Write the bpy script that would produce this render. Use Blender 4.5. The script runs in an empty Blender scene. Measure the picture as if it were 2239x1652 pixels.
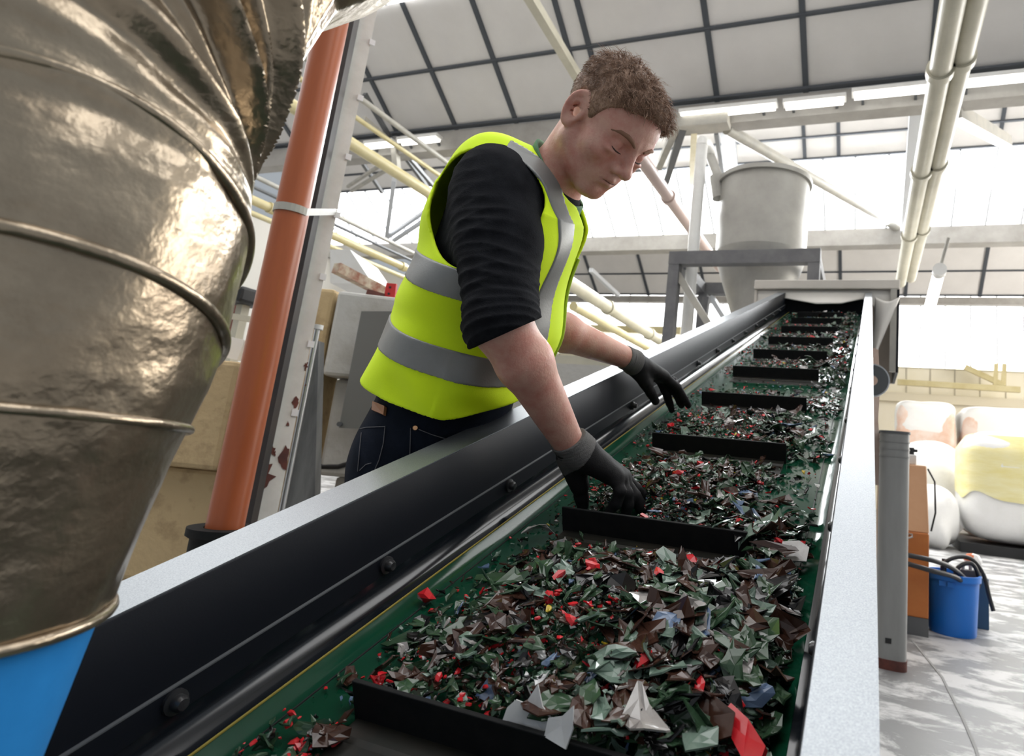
import bpy, math, random
import numpy as np
from mathutils import Vector, Matrix
S = bpy.context.scene
COL = S.collection
rng = np.random.default_rng(7)
random.seed(7)
V3 = lambda *a: np.array(a, float)

# ------------------------------------------------------------------ camera
IW, IH = 2239, 1652
F, CX, CY = 1346.93, 1402.2, 726.0
YAW, PIT, ROL = .3606, .1875, .0968
ORG = V3(0, 0, 1.0)
cy_, sy_ = math.cos(YAW), math.sin(YAW)
FW = V3(-sy_ * math.cos(PIT), cy_ * math.cos(PIT), math.sin(PIT))
r0 = V3(cy_, sy_, 0); u0 = np.cross(r0, FW)
RT = math.cos(ROL) * r0 + math.sin(ROL) * u0
UP = -math.sin(ROL) * r0 + math.cos(ROL) * u0

def ray(x, y):
    return FW + RT * (x - CX) / F + UP * (CY - y) / F
def W(x, y, d):                      # the point seen at (x, y), d metres along the optical axis
    return ORG + ray(x, y) * d
def onX(x, y, X): r = ray(x, y); return ORG + r * (X / r[0])
def onY(x, y, Y): r = ray(x, y); return ORG + r * (Y / r[1])
def onZ(x, y, Z): r = ray(x, y); return ORG + r * ((Z - 1) / r[2])

cam = bpy.data.cameras.new('camera')
cam_o = bpy.data.objects.new('camera', cam); COL.objects.link(cam_o)
cam.sensor_fit = 'HORIZONTAL'; cam.sensor_width = 36.0
cam.lens = F / IW * 36.0
cam.shift_x = (IW / 2 - CX) / IW
cam.shift_y = (CY - IH / 2) / IW
cam.clip_start = .02; cam.clip_end = 200
M = Matrix(((RT[0], UP[0], -FW[0], ORG[0]), (RT[1], UP[1], -FW[1], ORG[1]), (RT[2], UP[2], -FW[2], ORG[2]), (0, 0, 0, 1)))
cam_o.matrix_world = M
cam.dof.use_dof = True
cam.dof.focus_distance = .95
cam.dof.aperture_fstop = 7.5
S.camera = cam_o

# ------------------------------------------------------------------ helpers
def tag(o, label=None, cat=None, group=None, kind=None):
    if label: o['label'] = label
    if cat: o['category'] = cat
    if group: o['group'] = group
    if kind: o['kind'] = kind
    return o

def thing(name, label, cat, loc=(0, 0, 0), group=None):
    o = bpy.data.objects.new(name, None); COL.objects.link(o)
    o.location = loc; o.empty_display_size = .05
    return tag(o, label, cat, group)

def mesh_obj(name, vs, fs, mat, parent=None, smooth=None, bevel=0, mats=None, fmat=None):
    me = bpy.data.meshes.new(name)
    me.from_pydata([tuple(map(float, v)) for v in vs], [], [tuple(map(int, f)) for f in fs])
    me.validate(); me.update()
    for m in (mats or [mat]): me.materials.append(m)
    if fmat is not None and len(fmat) == len(me.polygons):
        me.polygons.foreach_set('material_index', np.asarray(fmat, np.int32))
    o = bpy.data.objects.new(name, me); COL.objects.link(o)
    if smooth is not None:
        me.polygons.foreach_set('use_smooth', np.ones(len(me.polygons), bool))
        if smooth < 179: me.set_sharp_from_angle(angle=math.radians(smooth))
    if parent is not None:
        o.parent = parent
        o.matrix_parent_inverse = Matrix.Translation(-Vector(world_loc(parent)))
    if bevel:
        b = o.modifiers.new('bevel', 'BEVEL'); b.width = bevel; b.segments = 2; b.limit_method = 'ANGLE'
    return o

def world_loc(o):
    l = Vector(o.location)
    if o.parent: l = l + world_loc(o.parent) + o.matrix_parent_inverse.to_translation()
    return l

def basis(d, up=None):
    d = np.asarray(d, float); d = d / np.linalg.norm(d)
    u = V3(0, 0, 1) if up is None else np.asarray(up, float)
    if abs(d @ u) > .98 * np.linalg.norm(u): u = V3(1, 0, 0) if abs(d[0]) < .9 else V3(0, 0, 1)
    s = np.cross(d, u); s /= np.linalg.norm(s)
    return d, s, np.cross(s, d)

class MB:
    def __init__(self): self.v = []; self.f = []; self.m = []; self.cm = 0
    def add(self, vs, fs):
        n = len(self.v); self.v += [tuple(x) for x in vs]
        self.f += [tuple(i + n for i in f) for f in fs]; self.m += [self.cm] * len(fs)
        return self
    def box(self, lo, hi, R=None, c=None):
        lo = np.asarray(lo, float); hi = np.asarray(hi, float)
        P = [V3(x, y, z) for z in (lo[2], hi[2]) for y in (lo[1], hi[1]) for x in (lo[0], hi[0])]
        if R is not None:
            c = np.zeros(3) if c is None else np.asarray(c, float)
            P = [R @ p + c for p in P]
        return self.add(P, [(0, 2, 3, 1), (4, 5, 7, 6), (0, 1, 5, 4), (2, 6, 7, 3), (0, 4, 6, 2), (1, 3, 7, 5)])
    def bar(self, p, q, w, h, up=None):
        p = np.asarray(p, float); q = np.asarray(q, float)
        d, s, u = basis(q - p, up)
        P = [a + s * x * w / 2 + u * z * h / 2 for a in (p, q) for x, z in ((-1, -1), (1, -1), (1, 1), (-1, 1))]
        return self.add(P, [(3, 2, 1, 0), (4, 5, 6, 7), (0, 1, 5, 4), (1, 2, 6, 5), (2, 3, 7, 6), (3, 0, 4, 7)])
    def prism(self, poly, ext):
        poly = [np.asarray(p, float) for p in poly]; ext = np.asarray(ext, float); n = len(poly)
        return self.add(poly + [p + ext for p in poly], [tuple(range(n))[::-1], tuple(range(n, 2 * n))] + [(i, (i + 1) % n, n + (i + 1) % n, n + i) for i in range(n)])
    def tube(self, path, r, n=14, cap=True):
        path = [np.asarray(p, float) for p in path]; k = len(path)
        rs = r if hasattr(r, '__len__') else [r] * k
        up = None; vs = []
        for i, p in enumerate(path):
            t = path[min(i + 1, k - 1)] - path[max(i - 1, 0)]
            d, s, u = basis(t, up); up = u
            for j in range(n):
                a = 2 * math.pi * j / n
                vs.append(p + rs[i] * (s * math.cos(a) + u * math.sin(a)))
        fs = [(i * n + j, i * n + (j + 1) % n, (i + 1) * n + (j + 1) % n, (i + 1) * n + j) for i in range(k - 1) for j in range(n)]
        if cap: fs += [tuple(range(n))[::-1], tuple(range((k - 1) * n, k * n))]
        return self.add(vs, fs)
    def lathe(self, prof, c, axis=(0, 0, 1), n=40, up=None, cap=False):
        d, s, u = basis(axis, up if up is not None else (1, 0, 0)); c = np.asarray(c, float)
        k = len(prof); vs = []
        for r, h in prof:
            for j in range(n):
                a = 2 * math.pi * j / n
                vs.append(c + d * h + r * (s * math.cos(a) + u * math.sin(a)))
        fs = [(i * n + j, i * n + (j + 1) % n, (i + 1) * n + (j + 1) % n, (i + 1) * n + j) for i in range(k - 1) for j in range(n)]
        if cap: fs += [tuple(range(n))[::-1], tuple(range((k - 1) * n, k * n))]
        return self.add(vs, fs)
    def grid(self, fn, nu, nv, closed=False):
        vs = [fn(i / (nu - 1), j / (nv - 1)) for i in range(nu) for j in range(nv)]
        return self.add(vs, [(i * nv + j, i * nv + j + 1, (i + 1) * nv + j + 1, (i + 1) * nv + j) for i in range(nu - 1) for j in range(nv - 1)])
    def build(self, name, mat, parent=None, smooth=None, bevel=0, mats=None):
        return mesh_obj(name, self.v, self.f, mat, parent, smooth, bevel, mats, self.m if mats else None)

# ------------------------------------------------------------------ materials
def mat(name, col, rough=.6, metal=0., col2=None, scale=8., bump=0., bscale=60., spec=.5, coat=0., stretch=None, thr=None, emit=0., detail=6., sheen=0., trans=0., alpha=1., sss=0.):
    m = bpy.data.materials.new(name); m.use_nodes = True
    N = m.node_tree.nodes; Lk = m.node_tree.links; b = N['Principled BSDF']
    b.inputs['Base Color'].default_value = (*col, 1)
    b.inputs['Roughness'].default_value = rough; b.inputs['Metallic'].default_value = metal
    b.inputs['Specular IOR Level'].default_value = spec
    b.inputs['Coat Weight'].default_value = coat; b.inputs['Coat Roughness'].default_value = .08
    b.inputs['Sheen Weight'].default_value = sheen
    b.inputs['Transmission Weight'].default_value = trans; b.inputs['Alpha'].default_value = alpha
    if sss: b.inputs['Subsurface Weight'].default_value = sss; b.inputs['Subsurface Radius'].default_value = (.008, .003, .0015); b.inputs['Subsurface Scale'].default_value = 1.
    if emit: b.inputs['Emission Color'].default_value = (*col, 1); b.inputs['Emission Strength'].default_value = emit
    tc = N.new('ShaderNodeTexCoord'); vec = tc.outputs['Object']
    if stretch:
        mp = N.new('ShaderNodeMapping'); mp.inputs['Scale'].default_value = stretch; Lk.new(vec, mp.inputs[0]); vec = mp.outputs[0]
    if col2 is not None:
        n = N.new('ShaderNodeTexNoise'); n.inputs['Scale'].default_value = scale; n.inputs['Detail'].default_value = detail; n.inputs['Roughness'].default_value = .65
        Lk.new(vec, n.inputs['Vector'])
        r = N.new('ShaderNodeValToRGB'); t = thr or (.35, .65)
        r.color_ramp.elements[0].position = t[0]; r.color_ramp.elements[1].position = t[1]
        r.color_ramp.elements[0].color = (*col, 1); r.color_ramp.elements[1].color = (*col2, 1)
        Lk.new(n.outputs['Fac'], r.inputs[0]); Lk.new(r.outputs[0], b.inputs['Base Color'])
    if bump:
        n2 = N.new('ShaderNodeTexNoise'); n2.inputs['Scale'].default_value = bscale; n2.inputs['Detail'].default_value = 4
        Lk.new(vec, n2.inputs['Vector'])
        bp = N.new('ShaderNodeBump'); bp.inputs['Strength'].default_value = bump; bp.inputs['Distance'].default_value = .01
        Lk.new(n2.outputs['Fac'], bp.inputs['Height']); Lk.new(bp.outputs[0], b.inputs['Normal'])
    return m

MT = dict(
    panel=mat('ceiling panel', (.66, .64, .62), .9, col2=(.72, .70, .68), scale=1.2),
    batten=mat('grey batten', (.06, .068, .08), .6),
    beam=mat('grey painted beam', (.30, .285, .26), .6, col2=(.40, .385, .36), scale=2),
    steel=mat('painted steel', (.33, .32, .29), .5, col2=(.42, .40, .35), scale=5),
    dsteel=mat('dark steel', (.10, .105, .11), .5),
    gsteel=mat('grey frame steel', (.10, .10, .107), .5, col2=(.14, .14, .145), scale=6),
    pane=mat('daylight glass', (1, 1, 1), .4, emit=3.2),
    mullion=mat('mullion', (.55, .57, .6), .5),
    yellow=mat('yellowed pipe', (.52, .44, .22), .4, col2=(.62, .55, .32), scale=3),
    cream=mat('cream pipe', (.46, .44, .35), .4, col2=(.56, .53, .43), scale=3),
    white=mat('white paint', (.8, .8, .78), .5, col2=(.72, .71, .68), scale=4),
    pinkpipe=mat('pink grey pipe', (.52, .40, .36), .45),
    silo=mat('galvanised silo', (.33, .32, .295), .48, .3, col2=(.39, .38, .35), scale=4),
    wallback=mat('back wall', (.80, .74, .58), .9, col2=(.84, .79, .66), scale=1),
    wall=mat('hall wall', (.7, .68, .63), .9),
    concrete=mat('concrete block', (.50, .37, .20), .9, col2=(.22, .14, .07), scale=7, bump=.5, bscale=30, thr=(.52, .82)),
    concgrey=mat('grey concrete block', (.50, .49, .46), .9, col2=(.34, .31, .26), scale=4, bump=.35, bscale=30, thr=(.45, .8)),
    guard=mat('blue black guard paint', (.0065, .008, .012), .46, spec=.22, bump=.03, bscale=500),
    flange=mat('guard top', (.27, .295, .32), .38, .9, col2=(.40, .425, .45), scale=700, bump=.05, bscale=900),
    bolt=mat('dark bolt', (.022, .022, .024), .3, spec=.6),
    cove=mat('glossy dark cove', (.006, .008, .011), .16, spec=.6),
    belt=mat('green belt', (.003, .040, .018), .14, spec=.5, col2=(.005, .052, .028), scale=5, bump=.012, bscale=300),
    rubber=mat('black rubber', (.007, .008, .0085), .7, col2=(.012, .012, .012), scale=40, bump=.05, bscale=300, spec=.15),
    rubfoot=mat('dark belt foot', (.010, .012, .010), .4, col2=(.022, .018, .014), scale=14, spec=.3),
    line=mat('yellow edge line', (.28, .22, .04), .5),
    orangepipe=mat('orange drain pipe', (.36, .092, .03), .34, col2=(.26, .06, .02), scale=6, stretch=(1, 1, .12), spec=.45, thr=(.42, .72)),
    colwhite=mat('chipped white column paint', (.80, .79, .74), .55, col2=(.70, .69, .64), scale=9, bump=.05),
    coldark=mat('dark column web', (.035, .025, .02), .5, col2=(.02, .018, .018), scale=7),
    rust=mat('rust', (.16, .045, .03), .7, col2=(.08, .03, .025), scale=18),
    red=mat('red bracket', (.55, .03, .03), .5),
    clip=mat('white clip', (.85, .85, .85), .4),
    cabinet=mat('grey enclosure', (.20, .20, .19), .55),
    black=mat('black plastic', (.012, .012, .013), .5),
    greypost=mat('grey post', (.25, .25, .24), .45, col2=(.31, .31, .30), scale=6, stretch=(1, 1, .2)),
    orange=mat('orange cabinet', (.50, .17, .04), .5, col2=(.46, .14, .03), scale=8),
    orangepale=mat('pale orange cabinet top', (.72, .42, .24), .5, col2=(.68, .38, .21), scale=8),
    blue=mat('blue plastic', (.015, .17, .62), .4, spec=.4),
    dblue=mat('dark blue box', (.02, .07, .14), .5),
    cardboard=mat('cardboard', (.40, .24, .13), .8, col2=(.34, .19, .10), scale=8),
    pinkboard=mat('wrapped cardboard', (.72, .48, .36), .55, col2=(.8, .66, .58), scale=2.5, bump=.15, bscale=9, thr=(.4, .6)),
    film=mat('white film', (.85, .84, .82), .35, bump=.5, bscale=9),
    bag=mat('white woven bag', (.80, .79, .77), .6, col2=(.86, .85, .84), scale=3, bump=.3, bscale=8),
    bagyellow=mat('yellow film', (.78, .69, .30), .45, col2=(.84, .78, .48), scale=2, bump=.3, bscale=12, stretch=(1, 1, 5)),
    hosegrey=mat('hose', (.02, .02, .022), .45),
    chrome=mat('bright metal', (.6, .6, .6), .3, .9),
    hood=mat('hood metal', (.62, .58, .52), .5, col2=(.55, .51, .46), scale=2),
    curtain=mat('white rubber curtain', (.72, .69, .64), .5),
    tube=mat('fluorescent tube', (1, .98, .94), .4, emit=3.0),
    glass_lamp=mat('lamp lens', (1, .97, .9), .4, emit=3.5),
)

# floor: worn grey paint with pale scuffs and a crack
m = mat('worn concrete floor', (.36, .36, .355), .42, spec=.5); MT['floor'] = m
N = m.node_tree.nodes; Lk = m.node_tree.links; b = N['Principled BSDF']
tc = N.new('ShaderNodeTexCoord'); mp = N.new('ShaderNodeMapping'); mp.inputs['Rotation'].default_value = (0, 0, .25); mp.inputs['Scale'].default_value = (1, 1.7, 1)
n1 = N.new('ShaderNodeTexNoise'); n1.inputs['Scale'].default_value = 2.6; n1.inputs['Detail'].default_value = 8; n1.inputs['Roughness'].default_value = .68; n1.inputs['Distortion'].default_value = .35
Lk.new(tc.outputs['Object'], mp.inputs[0]); Lk.new(mp.outputs[0], n1.inputs['Vector'])
rp = N.new('ShaderNodeValToRGB'); e = rp.color_ramp.elements
e[0].position = .47; e[0].color = (.17, .17, .17, 1); e[1].position = .56; e[1].color = (.48, .475, .47, 1)
Lk.new(n1.outputs['Fac'], rp.inputs[0]); Lk.new(rp.outputs[0], b.inputs['Base Color'])
rr = N.new('ShaderNodeMapRange'); rr.inputs['To Min'].default_value = .32; rr.inputs['To Max'].default_value = .6
Lk.new(n1.outputs['Fac'], rr.inputs['Value']); Lk.new(rr.outputs[0], b.inputs['Roughness'])

# ------------------------------------------------------------------ setting
def struct(o): o['kind'] = 'structure'; return o
struct(MB().box((-14, -6, -.1), (9, 20.2, 0)).build('floor', MT['floor']))
b = MB(); p = [onZ(1995, 1400, .001), onZ(2060, 1480, .001), onZ(2105, 1570, .001), onZ(2135, 1640, .001), onZ(2150, 1700, .001)]
for a, c in zip(p[:-1], p[1:]): b.bar(a + V3(0, 0, .001), c + V3(0, 0, .001), .012, .003)
struct(b.build('trim_1', mat('floor joint', (.26, .26, .255), .8)))

TS = .711
def slope_z(Y, zv, Yv): return zv + (Yv - Y) * TS
def battens(bars, name):
    mb = MB()
    for p_, q_, w in bars: mb.bar(p_, q_, w, .03)
    return struct(mb.build(name, MT['batten']))
XL, XR = -13.5, 8.5
ZV = 5.5
VY = [7.03, 11.81, 16.6]
n_trim = 2
for k, Yv in enumerate(VY):
    Ytop = Yv - 3.7 if k else Yv - 3.4
    zt = slope_z(Ytop, ZV, Yv)
    cut = Yv if k != 1 else 10.54          # the middle bay is glazed below this line
    zc = slope_z(cut, ZV, Yv)
    mb = MB(); nrm = V3(0, TS, 1) / math.hypot(1, TS) * .08
    mb.prism([V3(XL, Ytop, zt), V3(XR, Ytop, zt), V3(XR, cut, zc), V3(XL, cut, zc)], nrm)
    struct(mb.build('ceiling', MT['panel']))
    # the steep back of the saw tooth
    if k:
        mb = MB(); mb.prism([V3(XL, VY[k - 1] + .3, ZV), V3(XR, VY[k - 1] + .3, ZV), V3(XR, Ytop, zt), V3(XL, Ytop, zt)], (0, -.08, .05))
        struct(mb.build('ceiling', MT['panel']))
    def sp(X, Y, off=-.012): return V3(X, Y, slope_z(Y, ZV, Yv) + off)
    bars = []
    if k == 0:
        for X in (-11.5, -9.2, -7.05, -5.95, -4.9, -3.765, -3.47, -1.91, -.8, .595, 1.9, 3.2, 4.6): bars.append((sp(X, Ytop), sp(X, Yv), .07))
        for Y in (6.30, 5.52, 4.75): bars.append((sp(XL, Y), sp(XR, Y), .05))
        bars.append((sp(XL, Yv - .04, -.02), sp(XR, Yv - .04, -.02), .09))
    elif k == 1:
        for X in (-9.4, -7.7, -5.9, -4.2, -2.43, -1.16, -.58, .575, 1.9, 3.2, 4.6): bars.append((sp(X, Ytop), sp(X, cut), .06))
        for Y in (10.2, 9.6): bars.append((sp(XL, Y), sp(XR, Y), .04))
        bars.append((sp(XL, cut), sp(XR, cut), .05))
    else:
        for X in (-11, -9.4, -7.8, -6.14, -4.4, -2.6, -.73, .85, 2.54, 4.2): bars.append((sp(X, Ytop), sp(X, Yv), .08))
        for Y in (15.95, 15.0): bars.append((sp(XL, Y), sp(XR, Y), .05))
        bars.append((sp(XL, Yv - .03), sp(XR, Yv - .03), .07))
    battens(bars, 'trim_%d' % n_trim); n_trim += 1

# glazed strip of the middle bay, with its glazing bars
def glazing(name, P00, P10, P11, P01, nb, w=.032, bar_at=None):
    P00, P10, P11, P01 = [np.asarray(p, float) for p in (P00, P10, P11, P01)]
    nr = np.cross(P10 - P00, P01 - P00); nr /= np.linalg.norm(nr)
    g = struct(MB().prism([P00, P10, P11, P01], nr * .02).build(name, MT['pane']))
    f = MB()
    for t in (bar_at or [i / nb for i in range(nb + 1)]):
        f.bar(P00 + (P10 - P00) * t, P01 + (P11 - P01) * t, w, .06, nr)
    o = f.build('glazing_bar', MT['mullion'], g); o['kind'] = 'structure'
    return g
def s2(X, Y): return V3(X, Y, slope_z(Y, ZV, VY[1]) - .005)
glazing('window_1', s2(XL, 10.56), s2(XR, 10.56), s2(XR, 11.78), s2(XL, 11.78), 40)
# top strip of the first bay (only its lower edge shows)
def s1(X, Y): return V3(X, Y, slope_z(Y, ZV, VY[0]))
glazing('window_2', s1(XL, 3.66) - V3(0, 0, .06), s1(XR, 3.66) - V3(0, 0, .06), s1(XR, 5.54) - V3(0, 0, .06), s1(XL, 5.54) - V3(0, 0, .06), 36, .035)
# roof over and behind the camera, with a glazed strip of its own
struct(MB().prism([V3(XL, 3.55, slope_z(3.63, ZV, 7.03)), V3(XR, 3.55, slope_z(3.63, ZV, 7.03)), V3(XR, 2.3, 5.5), V3(XL, 2.3, 5.5)], (0, .02, .08)).build('ceiling', MT['panel']))
struct(MB().prism([V3(XL, 2.3, 5.5), V3(XR, 2.3, 5.5), V3(XR, .9, 6.5), V3(XL, .9, 6.5)], (0, .02, .08)).build('ceiling', MT['panel']))
glazing('window_3', V3(XL, -1.4, 7.9), V3(XR, -1.4, 7.9), V3(XR, .9, 6.5), V3(XL, .9, 6.5), 30)
struct(MB().prism([V3(XL, -1.4, 7.9), V3(XR, -1.4, 7.9), V3(XR, -2.2, 5.5), V3(XL, -2.2, 5.5)], (0, .02, .08)).build('ceiling', MT['panel']))
# back wall: high glazing over panels
YB = 19.0
struct(MB().box((XL, YB, 0), (XR, YB + .15, 4.05)).build('wall_back', MT['wallback']))
glazing('window_4', V3(XL, YB, 4.05), V3(XR, YB, 4.05), V3(XR, YB, 7.4), V3(XL, YB, 7.4), 34, .04)
struct(MB().box((XL, 16.6, 7.3), (XR, YB + .1, 7.4)).build('ceiling', MT['panel']))
tb = MB()
for X in np.arange(-12.6, 8, .62): tb.bar(V3(X, YB - .01, 3.3), V3(X, YB - .01, 4.05), .02, .02)
tb.bar(V3(XL, YB - .01, 4.02), V3(XR, YB - .01, 4.02), .03, .03)
struct(tb.build('trim_5', mat('panel joint', (.45, .42, .34), .8)))
struct(MB().box((XL, YB - .25, 3.02), (XR, YB - .01, 3.26)).build('trim_6', mat('crane beam', (.66, .60, .46), .6)))
struct(MB().box((XL - .15, -6, 0), (XL, 19.1, 5.5)).build('wall_left', MT['wall']))
struct(MB().box((XR, 6, 0), (XR + .15, 19.1, 5.5)).build('wall_right', MT['wall']))

# valley beams
def beam(Y, z0, z1, w, label, lo=XL, hi=XR, m_='beam'):
    t = MB(); t.box((lo, Y - w / 2, z0), (hi, Y + w / 2, z1))
    o = t.build('valley_beam', MT[m_]); return tag(o, label, 'beam')
beam(7.12, 5.16, 5.47, .22, 'grey roof beam carrying the fluorescent tubes, nearest of the three')
beam(11.9, 5.18, 5.50, .28, 'pale roof beam under the long glazed strip behind the silo')
beam(16.65, 5.28, 5.46, .2, 'thin pale roof beam farthest back over the bright end windows')
# ------------------------------------------------------------------ roof steel, pipes, lamps
def pipeY(name, label, x, y, Yref, r, Y0, Y1, mt, flange=None, cat='pipe', group=None):
    P = onY(x, y, Yref)
    t = thing(name, label, cat, (P[0], Y0, P[2]), group)
    MB().tube([V3(P[0], Y0, P[2]), V3(P[0], Y1, P[2])], r, 18).build('pipe_run', MT[mt], t, 40)
    for Yf in (flange or []):
        MB().tube([V3(P[0], Yf - .035, P[2]), V3(P[0], Yf + .035, P[2])], r * 1.25, 18).build('coupling', MT[mt], t, 40)
    return P
# two long pale pipes on the right: they run along the hall and get nearer towards the top of the photo
for i, (px, py, lab) in enumerate((((2075), 50, 'long cream pipe under the roof on the right, the left one of the pair'), (2128, 20, 'long cream pipe under the roof on the right, the right one of the pair'))):
    pipeY('roof_pipe', lab, px, py, 3.8, .076, 1.0, 9.6, 'cream', (3.1, 4.3, 5.9, 7.6), group=None)
pipeY('roof_pipe', 'thick yellowed pipe crossing under the roof behind the man', 900, 398, 5.5, .066, 3.0, 16.0, 'yellow', (5.9, 8.2, 11.))
pipeY('roof_pipe', 'lower yellowed pipe passing behind the orange pipe, upper of two side by side', 800, 547, 6.0, .05, 3.2, 14.0, 'yellow', (4.6, 6.7, 9.))
pipeY('roof_pipe', 'lower yellowed pipe passing behind the orange pipe, lower of two side by side', 800, 571, 6.0, .03, 3.2, 14.0, 'yellow')
pipeY('roof_pipe', 'pinkish grey pipe running down from the man\'s face to the silo pipe', 1440, 400, 6.2, .075, 4.5, 9.4, 'pinkpipe', (6.6,))
def rod(name, label, p, q, r, mt, cat='bar', square=True):
    mb = MB()
    (mb.bar(p, q, r * 2, r * 2) if square else mb.tube([p, q], r, 14))
    return tag(mb.build(name, MT[mt], None, None if square else 40), label, cat)
pipeY('roof_tie', 'grey tie bar slanting down behind the vest shoulder, highest of the bars there', 870, 276, 5.8, .035, 4.2, 8.4, 'steel', cat='tie bar')
pipeY('roof_tie', 'thin yellow tie bar slanting from the roof node to the vest shoulder', 905, 345, 6.6, .032, 4.6, 8.6, 'yellow', cat='tie bar')
pipeY('roof_tie', 'thin grey tie bar slanting under the bright window behind the vest, upper of two', 850, 527, 7.2, .03, 3.6, 13., 'steel', cat='tie bar')
pipeY('roof_tie', 'thin grey tie bar slanting under the bright window behind the vest, lower of two', 850, 546, 7.2, .022, 3.6, 13., 'dsteel', cat='tie bar')
# roof truss at the nearest valley, left of the man
def truss(name, label, bars):
    c = np.mean([b_[1] for b_ in bars], 0)
    t = thing(name, label, 'roof truss', c)
    for nm, p, q, w, mt in bars: MB().bar(p, q, w, w).build(nm, MT[mt], t)
    return t
nd = onY(863, 318, 7.0)
truss('roof_truss', 'dark braced roof truss meeting the beam above the bright window left of the vest', [
    ('brace', nd, onY(797, 205, 6.2), .06, 'dsteel'), ('brace', nd, onY(795, 258, 6.2), .06, 'steel'),
    ('hanger', nd, onY(868, 372, 7.0), .09, 'steel'), ('brace', nd, onY(812, 345, 7.6), .05, 'steel'),
    ('brace', onY(760, 408, 8.6), onY(845, 352, 7.4), .05, 'steel'), ('brace', onY(768, 418, 8.6), onY(860, 362, 7.4), .05, 'steel'),
    ('brace', onY(880, 335, 7.6), onY(935, 410, 9.), .06, 'dsteel'), ('brace', onY(895, 345, 7.6), onY(955, 415, 9.), .06, 'dsteel'),
    ('brace', onY(790, 352, 8), onY(835, 420, 9.4), .06, 'dsteel'), ('hanger', onY(862, 392, 10), onY(845, 520, 11.6), .09, 'mullion'),
    ('brace', onY(845, 520, 11.6), onY(935, 458, 10.8), .08, 'mullion'), ('brace', onY(862, 525, 11.6), onY(930, 480, 11.), .08, 'mullion')])
# node and braces by the silo
n1 = onY(1535, 275, 6.95)
truss('roof_truss', 'grey braced roof truss between the man\'s forehead and the silo', [
    ('node_plate', n1 + V3(-.35, 0, .06), n1 + V3(.35, 0, .06), .2, 'steel'),
    ('brace', n1 + V3(-.25, 0, 0), onY(1455, 400, 8.2), .09, 'dsteel'), ('brace', n1 + V3(-.1, 0, 0), onY(1512, 400, 9.2), .08, 'yellow'),
    ('brace', n1 + V3(-.35, 0, 0), onY(1440, 365, 8.0), .09, 'steel'), ('hanger', onY(1590, 270, 7.6), onY(1600, 372, 10.2), .2, 'dsteel'),
    ('hanger', onY(1566, 290, 7.6), onY(1580, 375, 9.), .06, 'dsteel')])
rod('roof_brace', 'long grey diagonal roof brace passing behind the top of the silo', onY(1590, 282, 7.15), onY(1962, 497, 11.8), .075, 'steel', 'brace', False)
rod('roof_brace', 'pale diagonal roof brace at the far right, above the bright glazing', onY(2085, 245, 7.15), onY(2200, 310, 10.2), .08, 'steel', 'brace')
rod('roof_post', 'grey roof post between the bright glazing and the pair of cream pipes', onY(2008, 215, 7.2), onY(1980, 500, 11.6), .085, 'mullion', 'post')
rod('roof_brace', 'pale green brace slanting across the ceiling above the man\'s head', onY(1150, -20, 4.6), onY(1285, 205, 6.4), .05, 'cream', 'brace')
rod('roof_tie', 'thin pale tie bar behind the front edge of the vest', onY(1292, 590, 12.), onY(1352, 645, 14.5), .045, 'mullion', 'tie bar')
pipeY('roof_pipe', 'thick cream pipe sloping behind the left glove arm, upper of two', 1350, 685, 9.0, .095, 7.0, 17.5, 'cream', (8.6, 10.6))
pipeY('roof_pipe', 'cream pipe sloping behind the left glove arm, lower of two', 1400, 752, 9.6, .06, 7.0, 17.5, 'yellow')
rod('wall_rail', 'yellow rail along the back wall panels behind the left forearm', onY(1180, 716, 18.6), onY(1490, 724, 18.6), .12, 'yellow', 'rail')
rod('wall_rail', 'yellow rail along the back wall panels at the right', onY(1962, 835, 18.2), onY(2230, 852, 18.2), .075, 'yellow', 'rail')
rod('wall_brace', 'yellow diagonal brace over the back wall panels at the right', onY(2110, 802, 18.4), onY(2195, 842, 18.3), .07, 'yellow', 'brace')
for x_, lab in ((2178, 'left'), (2196, 'right')):
    rod('wall_post', 'short yellow post over the back wall rail, the %s one of two' % lab, onY(x_, 795, 18.3), onY(x_ - 2, 842, 18.3), .05, 'yellow', 'post')

# fluorescent tubes along the nearest beam
def strip(x0, y0, x1, y1, lab):
    p = onY(x0, y0, 6.85); q = onY(x1, y1, 6.85); q[2] = p[2] = (p[2] + q[2]) / 2
    t = thing('strip_light', lab, 'strip light', (p + q) / 2, 'fluorescent strips on the nearest roof beam')
    MB().bar(p + V3(0, 0, .045), q + V3(0, 0, .045), .14, .05).build('housing', MT['white'], t)
    for q_ in (p * .85 + q * .15, p * .15 + q * .85): MB().bar(V3(q_[0], 6.86, q_[2] + .06), V3(q_[0], 7.10, 5.2), .03, .03).build('hanger', MT['dsteel'], t)
    for dy in (-.045, .045): MB().tube([p + V3(.03, dy, 0), q + V3(-.03, dy, 0)], .02, 12).build('tube', MT['tube'], t, 60)
strip(1486, 256, 1700, 232, 'fluorescent strip light just right of the man\'s forehead')
strip(1712, 236, 1850, 218, 'fluorescent strip light in the middle of the beam above the silo')
strip(1862, 214, 2030, 192, 'fluorescent strip light left of the cream pipes')
strip(2085, 190, 2300, 160, 'fluorescent strip light at the far right end of the beam')
strip(800, 322, 862, 314, 'fluorescent strip light nearest the white column')
strip(872, 313, 960, 304, 'fluorescent strip light above the vest shoulder')
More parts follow.
